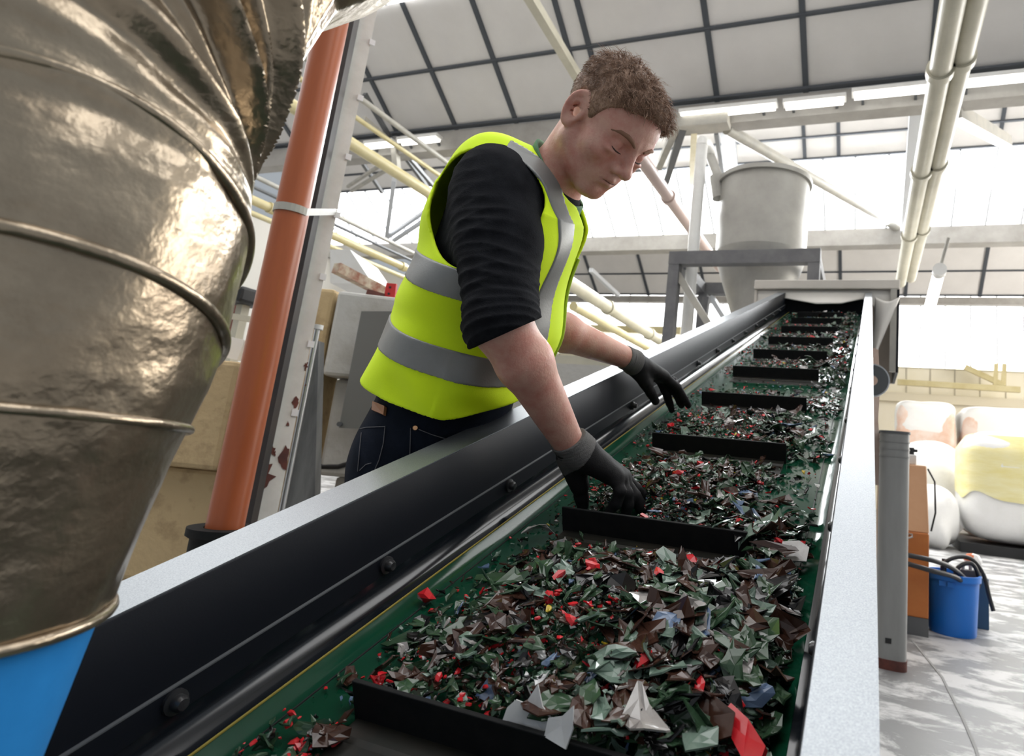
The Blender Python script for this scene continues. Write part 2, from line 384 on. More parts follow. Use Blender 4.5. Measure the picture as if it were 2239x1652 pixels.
# hanging lamp tube, right
a = onY(2054, 592, 6.5); b_ = onY(2028, 690, 9.0)
t = thing('hanging_lamp', 'glowing tube lamp hung by a thin rod right of the cream pipes', 'lamp', a)
MB().tube([a + (b_ - a) * .02, b_], [.055, .07], 16).build('lamp_tube', MT['glass_lamp'], t, 60)
MB().tube([onY(2074, 520, 6.45), a], .018, 10).build('hanging_rod', MT['steel'], t)
MB().tube([a - (b_ - a) * .03, a + (b_ - a) * .03], .065, 16).build('end_cap', MT['white'], t, 60)

# ------------------------------------------------------------------ silo on its frame
YS = 6.6
ct = onY(1662, 560, YS); R_s = .5
ztop = onY(1665, 405, YS)[2]; zmid = onY(1655, 560, YS)[2]
t = thing('silo', 'grey metal silo with a cone bottom behind the conveyor head', 'silo', (ct[0], YS, zmid))
cx, cyy = ct[0], YS
MB().lathe([(R_s - .012, zmid), (R_s, zmid), (R_s, ztop), (R_s - .012, ztop), (R_s - .012, zmid)], (cx, cyy, 0), n=64).build('drum', MT['silo'], t, 40)
MB().lathe([(R_s - .01, ztop - .03), (R_s + .03, ztop - .03), (R_s + .03, ztop + .02), (R_s - .01, ztop + .02), (0.001, ztop + .05)], (cx, cyy, 0), n=64).build('rim', MT['silo'], t, 40)
MB().lathe([(R_s, zmid), (R_s - .02, zmid - .1), (.12, zmid - 1.15), (.12, zmid - 1.3)], (cx, cyy, 0), n=48).build('cone', MT['silo'], t, 60)
e1 = onY(1573, 395, YS - .15); e0 = onY(1545, 318, YS - .1)
MB().tube([e0, e1], .055, 18).build('inlet_pipe', MT['silo'], t, 60)
MB().tube([e1 + V3(-.02, 0, .05), e1 + V3(.02, .0, -.22)], [.1, .085], 18).build('inlet_box', MT['silo'], t, 60)
p = onY(1762, 400, YS - .1); MB().tube([p, V3(p[0], p[1], zmid - .05)], .018, 10).build('conduit', MT['steel'], t, 60)
# the white pipe beside the silo
a = onY(1535, 318, YS - .35); bb = V3(a[0], a[1], .0)
t = thing('white_pipe', 'tall white pipe standing between the man and the silo', 'pipe', bb)
MB().tube([bb, a], .065, 22).build('pipe_run', MT['white'], t, 40)
MB().tube([a, a + V3(0, 0, .05), a + V3(.03, .1, .075), a + V3(.06, .25, .03)], [.068, .068, .06, .05], 22).build('elbow', MT['white'], t, 60)
# frame
Yf0, Yf1 = 6.02, 7.2
fl = onY(1468, 566, Yf0); fr = onY(1790, 562, Yf0); zf = (fl[2] + fr[2]) / 2
t = thing('silo_support_stand', 'dark grey welded steel frame carrying the silo', 'frame', (cx, Yf0, 0))
xl, xr = fl[0] + .05, fr[0] - .04
for (x_, y_) in ((xl, Yf0), (xr, Yf0), (xl + .02, Yf1), (xr, Yf1)):
    MB().bar(V3(x_, y_, 0), V3(x_, y_, zf - .06), .114, .114).build('leg', MT['gsteel'], t)
for y_ in (Yf0, Yf1): MB().bar(V3(xl - .06, y_, zf), V3(xr + .06, y_, zf), .12, .14).build('cross_beam', MT['gsteel'], t)
for x_ in (xl, xr): MB().bar(V3(x_, Yf0 + .06, zf), V3(x_, Yf1 - .06, zf), .1, .12).build('side_beam', MT['gsteel'], t)
MB().bar(V3(xl, Yf0 + .02, zf - .12), V3(xl + .62, Yf0 + .02, zf - 1.0), .07, .07).build('knee_brace', MT['steel'], t)
MB().bar(V3(xl + .12, Yf1, zf - .1), V3(xl + .7, Yf1 - .3, zf - .9), .06, .06).build('knee_brace', MT['mullion'], t)
MB().bar(V3(xr, Yf0 + .02, zf - .05), V3(xr + .16, Yf0 + .02, zf - .9), .05, .05).build('knee_brace', MT['steel'], t)
p = onY(1545, 650, 6.4); MB().bar(p, V3(p[0] - .05, 6.4, p[2] - .8), .09, .07).build('short_post', MT['gsteel'], t)

# ------------------------------------------------------------------ left: column, orange pipe, blocks
dC = 2.55
cb = onZ(560, 1180, .3); 
def colpt(x, y): return W(x, y, 1)
# column: an I beam seen from its flange; its right edge follows the photo's slanting vertical
ray_c = ray(690, 700); kc = 2.55 / (ray_c @ FW)
Cc = ORG + ray_c * kc                      # right edge of the near flange at mid height
xr_, yr_ = Cc[0], Cc[1]
fd = V3(.585, .812, 0); fd /= np.linalg.norm(fd)      # flange direction (towards the right edge)
fn = V3(.812, -.585, 0); fn /= np.linalg.norm(fn)     # towards the camera
wF = .105
t = thing('steel_column', 'white painted steel column with chipped paint, behind the orange pipe', 'column', (xr_, yr_, 0))
A = V3(xr_, yr_, 0)
def prism_z(pts, z0, z1, mb=None):
    mb = mb or MB(); return mb.prism([V3(p[0], p[1], z0) for p in pts], (0, 0, z1 - z0))
prism_z([A, A - fd * wF, A - fd * wF - fn * .014, A - fn * .014], 0, 5.5).build('flange', MT['colwhite'], t)
prism_z([A - fd * (wF / 2 - .006) - fn * .014, A - fd * (wF / 2 + .006) - fn * .014, A - fd * (wF / 2 + .006) - fn * .10, A - fd * (wF / 2 - .006) - fn * .10], 0, 5.5).build('web', MT['coldark'], t)
prism_z([A - fn * .10, A - fd * wF - fn * .10, A - fd * wF - fn * .114, A - fn * .114], 0, 5.5).build('flange', MT['coldark'], t)
def on_flange(x, y, off=.0015):
    r = ray(x, y); s = ((A - ORG) @ fn + off) / (r @ fn); return ORG + r * s
for k, (x, y) in enumerate(((814, 93), (788, 214), (762, 343), (737, 470), (706, 605), (680, 752), (645, 902))):
    p = on_flange(x, y, .004)
    mb = MB(); mb.bar(p - fd * .012, p + fd * .012, .006, .026, (0, 0, 1)); mb.build('cable_clip', MT['clip'], t)
rs = np.random.default_rng(3)
def chip(c, w, h, n=14, mt='rust', name='rust_patch'):
    mb = MB(); pts = []
    for i in range(n):
        a_ = 2 * math.pi * i / n; r_ = 1 + .28 * rs.standard_normal()
        pts.append(c + fd * w * math.cos(a_) * max(.4, r_) + V3(0, 0, h * math.sin(a_) * max(.4, r_)))
    mb.prism(pts, fn * .0012); return mb.build(name, MT[mt], t)
for x, y, w, h in ((580, 1040, .024, .055), (622, 1000, .016, .04), (593, 985, .012, .02), (647, 880, .012, .02), (669, 800, .008, .016), (607, 852, .005, .008), (629, 927, .005, .01), (552, 1140, .006, .012), (600, 990, .006, .01), (668, 842, .003, .004)):
    chip(on_flange(x, y), w, h)
# dark strip beside the column: the channel between pipe and column
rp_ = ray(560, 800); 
pipe_px = [(455.5, 1155), (525, 816), (601.6, 454), (645, 268.7)]
dP = 2.18; rP = .056
c0 = W(588, 700, dP)
t = thing('drain_pipe', 'orange plastic drain pipe standing in front of the white column', 'pipe', (c0[0], c0[1], 0))
zb = W(505, 1160, dP)[2]
MB().tube([V3(c0[0], c0[1], zb), V3(c0[0], c0[1], 5.4)], rP, 32).build('pipe_run', MT['orangepipe'], t, 60)
MB().lathe([(rP + .004, zb - .34), (rP + .03, zb - .34), (rP + .035, zb + .0), (rP + .05, zb + .01), (rP + .05, zb + .035), (rP + .004, zb + .035)], (c0[0], c0[1], 0), n=40).build('socket', MT['rubber'], t, 40)
MB().lathe([(.0, .0), (rP + .01, .0), (rP + .01, zb - .3), (0, zb - .3)], (c0[0], c0[1], 0), n=32).build('stub', MT['dsteel'], t, 40)
# strap round the pipe to the column
zs = W(640, 447, dP)[2]
mb = MB(); pts = []
cP = V3(c0[0], c0[1], zs); 
for k in range(15):
    a_ = math.radians(205 - k * 14.); pts.append(cP + (rP + .005) * (math.cos(a_) * V3(RT[0], RT[1], 0) / np.hypot(RT[0], RT[1]) + math.sin(a_) * V3(-FW[0], -FW[1], 0) / np.hypot(FW[0], FW[1])))
end = on_flange(735, 463, .012); pts.append(end)
vs = []; 
for p in pts: vs += [p - V3(0, 0, .014), p + V3(0, 0, .014)]
o = mb.add(vs, [(2 * i, 2 * i + 2, 2 * i + 3, 2 * i + 1) for i in range(len(pts) - 1)]).build('strap', MT['steel'], None)
o.modifiers.new('s', 'SOLIDIFY').thickness = .004
tag(o, 'grimy metal strap clamping the orange pipe to the column', 'strap')
# dark flat bar between pipe and column
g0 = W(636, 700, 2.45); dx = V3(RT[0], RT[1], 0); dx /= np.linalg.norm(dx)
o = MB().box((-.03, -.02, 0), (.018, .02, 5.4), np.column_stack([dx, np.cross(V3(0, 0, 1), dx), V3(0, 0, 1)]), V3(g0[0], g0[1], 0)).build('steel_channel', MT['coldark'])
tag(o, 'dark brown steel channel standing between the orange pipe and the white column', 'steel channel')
# leaning grey panel edge and thin pipe behind the column
p0 = W(655, 1120, 2.75); p1 = W(700, 720, 2.75)
z0_, z1_ = 0., p1[2]
t = thing('steel_post', 'dark stained steel post behind the foot of the white column', 'post', (p0[0], p0[1], 0))
mb = MB(); s_ = dx
q0 = V3(p0[0], p0[1], 0); q1 = V3(p1[0], p1[1], z1_)
pl = W(612, 1120, 2.75); pr = W(688, 1095, 2.75); pt = W(697, 745, 2.75)
def down(p): return V3(p[0], p[1], 0)
mb.prism([down(pl), down(pr), V3(pr[0], pr[1], pr[2]), V3(pt[0], pt[1], pt[2]), V3(pt[0], pt[1], pt[2]) - dx * .018, V3(pl[0], pl[1], pl[2])], np.cross(V3(0, 0, 1), dx) * .05).build('plate', mat('stained steel', (.10, .10, .10), .35, .3, col2=(.22, .22, .215), scale=14, stretch=(1, 1, .08)), t)
pk = W(692, 1080, 2.70); pk2 = W(695, 715, 2.70)
MB().tube([V3(pk2[0], pk2[1], 0), V3(pk2[0], pk2[1], pk2[2])], .012, 12).build('tube', MT['chrome'], t, 60)
MB().tube([V3(pk2[0], pk2[1], pk2[2] - .01), V3(pk2[0], pk2[1], pk2[2] + .01)], .022, 14).build('tube_cap', MT['white'], t, 60)

# concrete blocks: two stacks of a wall
def block(label, x0, y0, x1, y1, d, depth, mt, yaw=0., z=None):
    a = W(x0, y0, d); b_ = W(x1, y1, d)
    w = abs((b_ - a) @ dx); zt, zb_ = a[2], b_[2]
    if z: zb_, zt = z
    t0 = a * 1.0; n_ = V3(-dx[1], dx[0], 0)
    R = Matrix.Rotation(yaw, 3, 'Z'); R = np.array(R)
    ux, un = R @ dx, R @ n_
    mb = MB(); P = []
    for zz in (zb_, zt):
        for p in (t0, t0 + ux * w, t0 + ux * w + un * depth, t0 + un * depth): P.append(V3(p[0], p[1], zz))
    mb.add(P, [(3, 2, 1, 0), (4, 5, 6, 7), (0, 1, 5, 4), (1, 2, 6, 5), (2, 3, 7, 6), (3, 0, 4, 7)])
    o = mb.build('concrete_block', MT[mt], bevel=.02)
    return tag(o, label, 'concrete block', 'concrete blocks of the bay wall')
dB = 2.62
zr = [0.0, .43, .86, 1.235]
block('tan concrete block behind the orange pipe, bottom row partly hidden by the conveyor', 150, 1255, 470, 1500, dB, .5, 'concrete', 0.0, (0.0, W(300, 1257, dB)[2] - .004))
block('tan concrete block behind the orange pipe, in the middle row of its stack', 180, 1012, 470, 1250, dB, .5, 'concrete', 0.0, (W(300, 1257, dB)[2], W(400, 1018, dB)[2] - .006))
block('tan concrete block behind the orange pipe, topmost of its stack', 200, 785, 505, 1010, dB, .5, 'concrete', 0.0, (W(400, 1018, dB)[2], W(500, 788, dB)[2]))
dG = 3.3
ztops = [W(720, 632, dG)[2], W(720, 826, dG)[2], W(720, 1040, dG)[2]]
block('grey concrete block beside the white column, topmost of its stack, partly behind the grey panel', 737, 640, 905, 815, dG, .7, 'concgrey', .12, (ztops[1] + .006, ztops[0]))
block('grey concrete block beside the white column, middle of its stack', 733, 826, 905, 1030, dG, .7, 'concgrey', .06, (ztops[2] + .006, ztops[1]))
block('grey concrete block beside the white column, lowest of its stack, under the black cable', 733, 1040, 905, 1200, dG, .7, 'concgrey', .06, (0., ztops[2]))
block('tan block standing in for the side face of the grey block, by the white column', 650, 632, 716, 815, dG + .03, .22, 'concrete', 0., (0., ztops[0] + .01))  # the grey block's side face as its own block, its lighting put into the tan
# grey enclosure panel
a = W(790, 680, 3.16); b_ = W(740, 935, 3.16)
t = thing('enclosure_panel', 'plain grey metal panel leaning between the concrete block and the vest', 'panel', (a[0], a[1], b_[2]))
pts = [W(790, 680, 3.16), W(905, 680, 3.16), W(880, 940, 3.16), W(741, 935, 3.16)]
MB().prism(pts, V3(-dx[1], dx[0], 0) * .035).build('panel_sheet', MT['cabinet'], t)
p = W(745, 927, 3.15); MB().tube([p, p + V3(-dx[1], dx[0], 0) * -.02], .012, 12).build('bolt', MT['dsteel'], t, 40)
# black cable by the jeans
pth = [W(690, 1015, 3.22), W(705, 1020, 3.22), W(740, 1020, 3.22), W(765, 1012, 3.22), W(785, 990, 3.24), W(800, 960, 3.27)]
tag(MB().tube(pth, .013, 10).build('black_cable', MT['black'], None, 60), 'black cable drooping across the grey block beside the jeans', 'cable')
# red bracket with rusty bar
a = W(843, 618, 3.58); 
t = thing('red_bracket', 'red punched metal bracket above the grey panel behind the vest', 'bracket', a)
mb = MB(); mb.prism([W(845, 618, 3.58), W(866, 620, 3.58), W(862, 668, 3.58), W(836, 664, 3.58)], V3(-dx[1], dx[0], 0) * .02); mb.build('plate', MT['red'], t)
for (x, y) in ((853, 628), (850, 642), (846, 655)):
    p = W(x, y, 3.577); MB().tube([p, p - V3(-dx[1], dx[0], 0) * .003], .007, 10).build('hole', MT['black'], t)
tag(MB().bar(W(805, 640, 3.59), W(842, 650, 3.59), .05, .035).build('rusty_bar', MT['rust']), 'rusty bar poking out beside the red bracket', 'bar')
tag(MB().bar(W(735, 585, 3.6), W(842, 640, 3.9), .06, .06).build('rusty_beam', mat('rusty cream beam', (.55, .5, .38), .6, col2=(.25, .09, .05), scale=14)), 'cream beam with rust along its top, between the column and the red bracket', 'beam')
# pale hood over there
mb = MB(); mb.prism([W(722, 618, 4.6), W(722, 545, 4.6), W(765, 545, 4.6), W(815, 620, 4.6)], V3(-dx[1], dx[0], 0) * .5)
tag(mb.build('vent_hood', MT['white']), 'white sloping vent hood right of the white column', 'hood')
# things on the far left behind the sleeve
a = W(520, 650, 3.4)
tag(MB().bar(W(485, 755, 3.0), W(545, 770, 3.0), .14, .1).build('foam_roll', MT['film']), 'white roll lying on the tan blocks left of the orange pipe', 'roll')
p = W(515, 665, 4.1); tag(MB().bar(V3(p[0], p[1], 0), p, .04, .04).build('rusty_post', MT['rust']), 'rusty post left of the orange pipe', 'post')
tag(MB().bar(W(500, 690, 3.3), W(560, 700, 3.3), .03, .03).build('pale_rail', MT['cream']), 'pale rail crossing the rusty post left of the orange pipe', 'rail')
p = W(536, 650, 3.8); t = thing('pump_unit', 'black pump head on a thin stand far left of the orange pipe', 'pump', (p[0], p[1], 0))
MB().box(p - V3(.09, .1, .05), p + V3(.09, .1, .05)).build('pump_head', MT['black'], t, bevel=.02)
MB().bar(V3(p[0], p[1], 0), p - V3(0, 0, .05), .05, .05).build('stand', MT['cream'], t)

# clutter glimpsed between the vest hem, the forearm and the rail
c_ = W(1330, 800, 3.7); zt_b = c_[2] - .04
tag(MB().box((c_[0] - .55, c_[1] - .3, 0), (c_[0] + .45, c_[1] + .4, zt_b)).build('wooden_crate', MT['concgrey']), 'grey crate behind the conveyor rail, under the pale timber', 'crate')
tag(MB().bar(V3(c_[0] - .5, c_[1] - .22, zt_b + .026), V3(c_[0] + .2, c_[1] - .25, zt_b + .026), .09, .05).build('timber_offcut', MT['cream']), 'pale timber offcut on the grey crate behind the vest hem', 'timber')
tag(MB().bar(V3(c_[0] - .45, c_[1] + .1, zt_b + .021), V3(c_[0] + .4, c_[1] - .1, zt_b + .021), .12, .04).build('timber_board', MT['pinkboard']), 'pinkish timber board on the grey crate behind the left forearm', 'timber')
# ------------------------------------------------------------------ right: post, cabinet, bin, bags
pb = onZ(1950, 1466, 0.)
t = thing('grey_post', 'grey rounded metal post standing close to the right rail', 'post', pb)
wP = .155; zt = 1.225
def rrect(w, d, r, n=5):
    o = []
    for cx_, cy_2, a0 in ((w / 2 - r, d / 2 - r, 0), (-w / 2 + r, d / 2 - r, 90), (-w / 2 + r, -d / 2 + r, 180), (w / 2 - r, -d / 2 + r, 270)):
        for k in range(n + 1):
            a_ = math.radians(a0 + 90 * k / n); o.append((cx_ + r * math.cos(a_), cy_2 + r * math.sin(a_)))
    return o
cP = pb + V3(-.005, .08, 0)
def rr(z0, z1, w, d, r, c): return MB().prism([V3(c[0] + x, c[1] + y, z0) for x, y in rrect(w, d, r)], (0, 0, z1 - z0))
rr(.05, zt, wP, .16, .045, cP).build('shaft', MT['greypost'], t, 35)
rr(0., .05, wP + .006, .166, .045, cP).build('foot', MT['rust'], t, 35)
rr(zt, zt + .012, wP + .01, .17, .045, cP).build('cap', MT['dsteel'], t, 35)
for z_ in (zt - .05, zt - .09, zt - .13): rr(z_, z_ + .006, wP + .006, .166, .045, cP).build('band', MT['greypost'], t, 35)
MB().box((cP[0] - .03, cP[1] - .083, .13), (cP[0] + .0, cP[1] - .078, .155)).build('label_plate', MT['black'], t)
# stacked flat cardboard against the conveyor
t = thing('cardboard_stack', 'brown flattened cardboard standing between the right rail and the grey post', 'cardboard')
p = onZ(1922, 1360, .18)
for k in range(4):
    x_ = .075 + k * .012; MB().box((x_, 3.9, .12), (x_ + .009, 4.35, 1.24 - .02 * k)).build('sheet', MT['cardboard'], t)
lp = onY(1922, 1115, 3.895)
lb = MB().box((.073, 3.893, lp[2] - .055), (.128, 3.897, lp[2] + .055)).build('paper_label', MT['white'], t); lb['label'] = 'white printed label'
def text(name, s, size, loc, rot, mt, parent=None, align='LEFT'):
    cu = bpy.data.curves.new(name, 'FONT'); cu.body = s; cu.size = size; cu.extrude = .0004; cu.align_x = align
    o = bpy.data.objects.new(name, cu); COL.objects.link(o)
    dg = bpy.context.evaluated_depsgraph_get(); me = bpy.data.meshes.new_from_object(o.evaluated_get(dg))
    bpy.data.objects.remove(o); me.materials.clear(); me.materials.append(MT[mt])
    o = bpy.data.objects.new(name, me); COL.objects.link(o)
    Rm = Matrix(rot).to_4x4() if not isinstance(rot, Matrix) else rot.to_4x4()
    o.matrix_world = Matrix.Translation(Vector(loc)) @ Rm
    if parent is not None:
        mw = o.matrix_world.copy(); o.parent = parent; o.matrix_parent_inverse = Matrix.Translation(-Vector(world_loc(parent))); o.matrix_basis = mw
    return o
RX = ((1, 0, 0), (0, 0, -1), (0, 1, 0))
text('printed_number', '809', .030, (.076, 3.8925, lp[2] + .022), RX, 'black', t)
bars_ = MB()
for k in range(9): bars_.box((.078 + k * .005, 3.8918, lp[2] - .035), (.078 + k * .005 + .0018 + .0016 * (k % 2), 3.8926, lp[2] + .012))
o = bars_.build('barcode', MT['black'], t)
# orange cabinet
oc = onZ(2000, 1390, 0.)
x0, x1 = oc[0] - .16, onZ(2028, 1388, 0.)[0] + .0
y0 = oc[1] + .02; zc2 = onY(2000, 1163, y0)[2]; zct = onY(2005, 1016, y0 + .02)[2]
t = thing('machine_cabinet', 'orange metal cabinet behind the grey post, pale above and dark at its foot', 'cabinet', (x0, y0, 0))
MB().box((x0, y0, 0), (x1, y0 + .5, .11)).build('plinth', MT['dsteel'], t)
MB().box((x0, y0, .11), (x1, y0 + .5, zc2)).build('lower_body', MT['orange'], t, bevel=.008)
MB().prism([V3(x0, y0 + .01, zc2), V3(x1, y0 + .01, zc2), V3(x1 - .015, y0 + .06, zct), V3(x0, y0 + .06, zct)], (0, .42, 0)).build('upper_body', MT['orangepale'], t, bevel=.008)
h = onY(1993, 1172, y0 - .004)
MB().tube([h + V3(-.015, .0, .014), h + V3(-.0, -.03, .014), h + V3(.004, -.03, -.0), h + V3(-.02, -.025, -.012)], .006, 10).build('handle', MT['chrome'], t, 60)
a = V3(x0 + .09, y0 + .2, zct)
t2 = thing('drum_lid_box', 'small white box with black fittings on top of the orange cabinet', 'box', a)
MB().box(a + V3(-.09, -.08, 0), a + V3(.08, .12, .07)).build('box_body', MT['white'], t2, bevel=.008)
MB().tube([a + V3(.05, 0, .07), a + V3(.05, 0, .12)], .02, 12).build('fitting', MT['black'], t2, 40)
MB().bar(a + V3(-.06, 0, .1), a + V3(.09, 0, .1), .03, .02).build('lever', MT['black'], t2)
pth = [V3(x1 - .01, y0 + .02, zct - .02), V3(x1 + .03, y0 - .01, zct - .1), V3(x1 + .035, y0 - .01, zct - .3), V3(x1 + .01, y0 - .005, zct - .42)]
tag(MB().tube(pth, .006, 8).build('thin_cable', MT['black'], None, 60), 'thin black cable down the edge of the orange cabinet', 'cable')
# blue bin with hoses
bc = onZ(2085, 1392, 0.) + V3(.008, .13, 0)
rb, rt_, hb = .142, .163, .385
t = thing('blue_bin', 'round blue plastic bin on the floor, filled with hoses', 'bin', bc)
MB().lathe([(.001, 0), (rb, 0), (rb + .003, .01), (rt_, hb - .04), (rt_ + .012, hb - .04), (rt_ + .012, hb), (rt_ - .004, hb), (rb - .006, .02), (.001, .02)], bc, n=48).build('bin_body', MT['blue'], t, 40)
for k in range(2):
    a_ = math.radians(-118 + 18 * k); q = bc + V3(math.cos(a_) * (rt_ + .002), math.sin(a_) * (rt_ + .002), hb - .06)
    MB().box(q - V3(.02, .006, .016), q + V3(.02, .006, .016)).build('lug', MT['blue'], t)
# hoses
def hose(label, pts, r=.016):
    P = [np.asarray(p, float) for p in pts]; out = []
    for i in range(len(P) - 1):
        p0_, p1_, p2_, p3_ = P[max(i - 1, 0)], P[i], P[i + 1], P[min(i + 2, len(P) - 1)]
        for k in range(8):
            u = k / 8; out.append(.5 * ((2 * p1_) + (-p0_ + p2_) * u + (2 * p0_ - 5 * p1_ + 4 * p2_ - p3_) * u * u + (-p0_ + 3 * p1_ - 3 * p2_ + p3_) * u ** 3))
    out.append(P[-1])
    return tag(MB().tube(out, r, 10).build('black_hose', MT['hosegrey'], None, 60), label, 'hose', None)
dbn = float((bc - ORG) @ FW)
def wb(x, y, dd=0.): return W(x, y, dbn + dd)
hose('black hose from the orange cabinet into the blue bin, upper of two', [wb(1985, 1213, -.22), wb(2040, 1225, -.2), wb(2080, 1240, -.12), wb(2110, 1265, -.02), wb(2125, 1282, .02)])
hose('black hose from the orange cabinet into the blue bin, lower of two', [wb(1985, 1232, -.22), wb(2040, 1248, -.2), wb(2090, 1262, -.12), wb(2118, 1285, -.02)])
hose('black hose looped over the back of the blue bin', [wb(2064, 1270, .05), wb(2062, 1235, .05), wb(2090, 1218, .05), wb(2125, 1222, .06), wb(2150, 1255, .06), wb(2162, 1300, .03), wb(2172, 1335, .0)], .014)
hose('short black hose arched inside the blue bin', [wb(2085, 1275, .02), wb(2095, 1240, .02), wb(2125, 1232, .02), wb(2140, 1262, .02), wb(2138, 1285, .02)], .014)
q = wb(2064, 1240, .24)
t = thing('spray_bottle', 'dark pump bottle behind the blue bin', 'bottle', (q[0], q[1], 0))
zq = q[2]
MB().lathe([(.001, 0), (.045, 0), (.045, zq - .1), (.02, zq - .04), (.02, zq)], (q[0], q[1], 0), n=24).build('bottle_body', MT['black'], t, 40)
MB().tube([V3(q[0], q[1], zq), V3(q[0], q[1], zq + .06)], [.022, .014], 14).build('pump_head', MT['black'], t, 40)
q = wb(2120, 1255, .1)
t = thing('valve_block', 'metal valve block with fittings sticking out of the blue bin', 'valve', q)
MB().box(q - V3(.06, .03, .05), q + V3(.07, .03, .03)).build('body', MT['gsteel'], t, bevel=.005)
for k in range(3): MB().tube([q + V3(-.04 + .045 * k, 0, .03), q + V3(-.04 + .045 * k, 0, .065)], .012, 10).build('fitting', MT['chrome'], t, 40)
q = wb(2127, 1225, .22)
mb = MB(); mb.lathe([(.001, .0), (.05, .015), (.06, .05), (.04, .09), (.001, .1)], q - V3(0, 0, .05), n=18)
o = mb.build('crumpled_rag', MT['film'], None, 60); tag(o, 'white and orange crumpled rag behind the blue bin hoses', 'rag')
o.data.materials.append(mat('orange rag', (.75, .2, .06), .7))
for p_ in o.data.polygons:
    if p_.center.x < q[0] - .005 and p_.center.z > q[2]: p_.material_index = 1
bx = onZ(2128, 1372, 0.)
tag(MB().box((bx[0] - .1, bx[1], 0), (bx[0] + .1, bx[1] + .22, .34)).build('dark_box', MT['dblue'], bevel=.006), 'dark blue box standing behind the blue bin', 'box')

def lumpy(c, sx, sy, sz, amp, seed, n=40, sq=.55):
    r_ = np.random.default_rng(seed); ph = r_.uniform(0, 6.28, (6, 3)); fr_ = r_.uniform(2, 7, (6, 3))
    mb = MB()
    def fn(u, v):
        th = u * 2 * math.pi; f = (v - .5) * math.pi
        d = V3(math.cos(th) * math.cos(f), math.sin(th) * math.cos(f), math.sin(f))
        d = np.sign(d) * np.abs(d) ** sq
        k = sum(math.sin(fr_[i] @ d + ph[i, 0]) for i in range(6)) / 6
        return np.asarray(c, float) + d * V3(sx, sy, sz) * (1 + amp * k)
    return mb.grid(fn, n, n // 2)
# big bags on black pallets
def bulk_bag(label, x0, x1, Y, h, yellow, seed):
    t = thing('bulk_bag', label, 'bulk bag', ((x0 + x1) / 2, Y + .6, .12), 'bulk bags along the back')
    c = V3((x0 + x1) / 2, Y + .6, .17 + h / 2); w = (x1 - x0) / 2
    lumpy(c, w, .6, h / 2, .05, seed, 56, .38).build('sack', MT['bag'], t, 60)
    if yellow:
        mb = MB(); r_ = np.random.default_rng(seed)
        def fn(u, v):
            th = u * 2 * math.pi; d = V3(np.sign(math.cos(th)) * abs(math.cos(th)) ** .38, np.sign(math.sin(th)) * abs(math.sin(th)) ** .38, 0)
            z = .14 + h * (.42 + .55 * v) + .06 * (1 - v) * math.sin(5 * th)
            s = 1.02 if v < .75 else 1.02 - .6 * (v - .75)
            return V3(c[0] + d[0] * w * s, c[1] + d[1] * .6 * s, z)
        o = mb.grid(fn, 60, 14).build('wrap_film', MT['bagyellow'], t, 60); o['label'] = 'yellow stretch film round the upper half'
    mb = MB(); mb.box((x0 - .05, Y - .02, 0), (x1 + .05, Y + 1.22, .14))
    tag(mb.build('pallet', MT['black']), 'black pallet under the ' + label, 'pallet')
bl = onZ(2100, 1205, 0.)
bulk_bag('white bulk bag half wrapped in yellow film, nearest on the right', 1.36, 3.3, 10.35, 1.62, True, 5)
bulk_bag('second white bulk bag, behind the yellow wrapped one', 3.5, 5.2, 11.5, 1.9, False, 6)
tag(lumpy((.90, 10.6, .44), .40, .45, .45, .14, 11, 44, .7).build('film_heap', MT['film'], None, 60), 'lower heap of crumpled white film beside the yellow wrapped bag', 'film heap', 'heaps of white film')
tag(lumpy((1.0, 12.25, .8), .65, .5, .8, .10, 12, 44, .7).build('film_heap', MT['film'], None, 60), 'taller heap of white film between the orange cabinet and the yellow wrapped bag', 'film heap', 'heaps of white film')
def bale(label, lo, hi, mt, seed):
    t = thing('wrapped_bale', label, 'bale', ((lo[0] + hi[0]) / 2, lo[1], lo[2]), 'wrapped cardboard bales at the back')
    c = (np.asarray(lo, float) + np.asarray(hi, float)) / 2; s = (np.asarray(hi, float) - np.asarray(lo, float)) / 2
    lumpy(c, s[0], s[1], s[2], .03, seed, 48, .25).build('bale_body', MT[mt], t, 60)
    cap = lumpy(c + V3(0, 0, s[2] * .72), s[0] * 1.02, s[1] * 1.02, s[2] * .3, .05, seed + 1, 40, .4).build('film_cap', MT['film'], t, 60)
    cap['label'] = 'white film pulled over the top'
bale('pinkish wrapped cardboard bale left of the film heaps, at the foot of the back wall', (.55, 13.2, 0), (1.62, 14.2, 2.45), 'pinkboard', 20)
bale('pinkish wrapped cardboard bale behind the film heap and the yellow wrapped bag', (1.72, 13.2, 0), (3.5, 14.3, 2.42), 'pinkboard', 23)
bale('pale pinkish cardboard bale at the far right behind the bulk bags', (3.7, 13.4, 0), (5.4, 14.4, 2.5), 'pinkboard', 26)
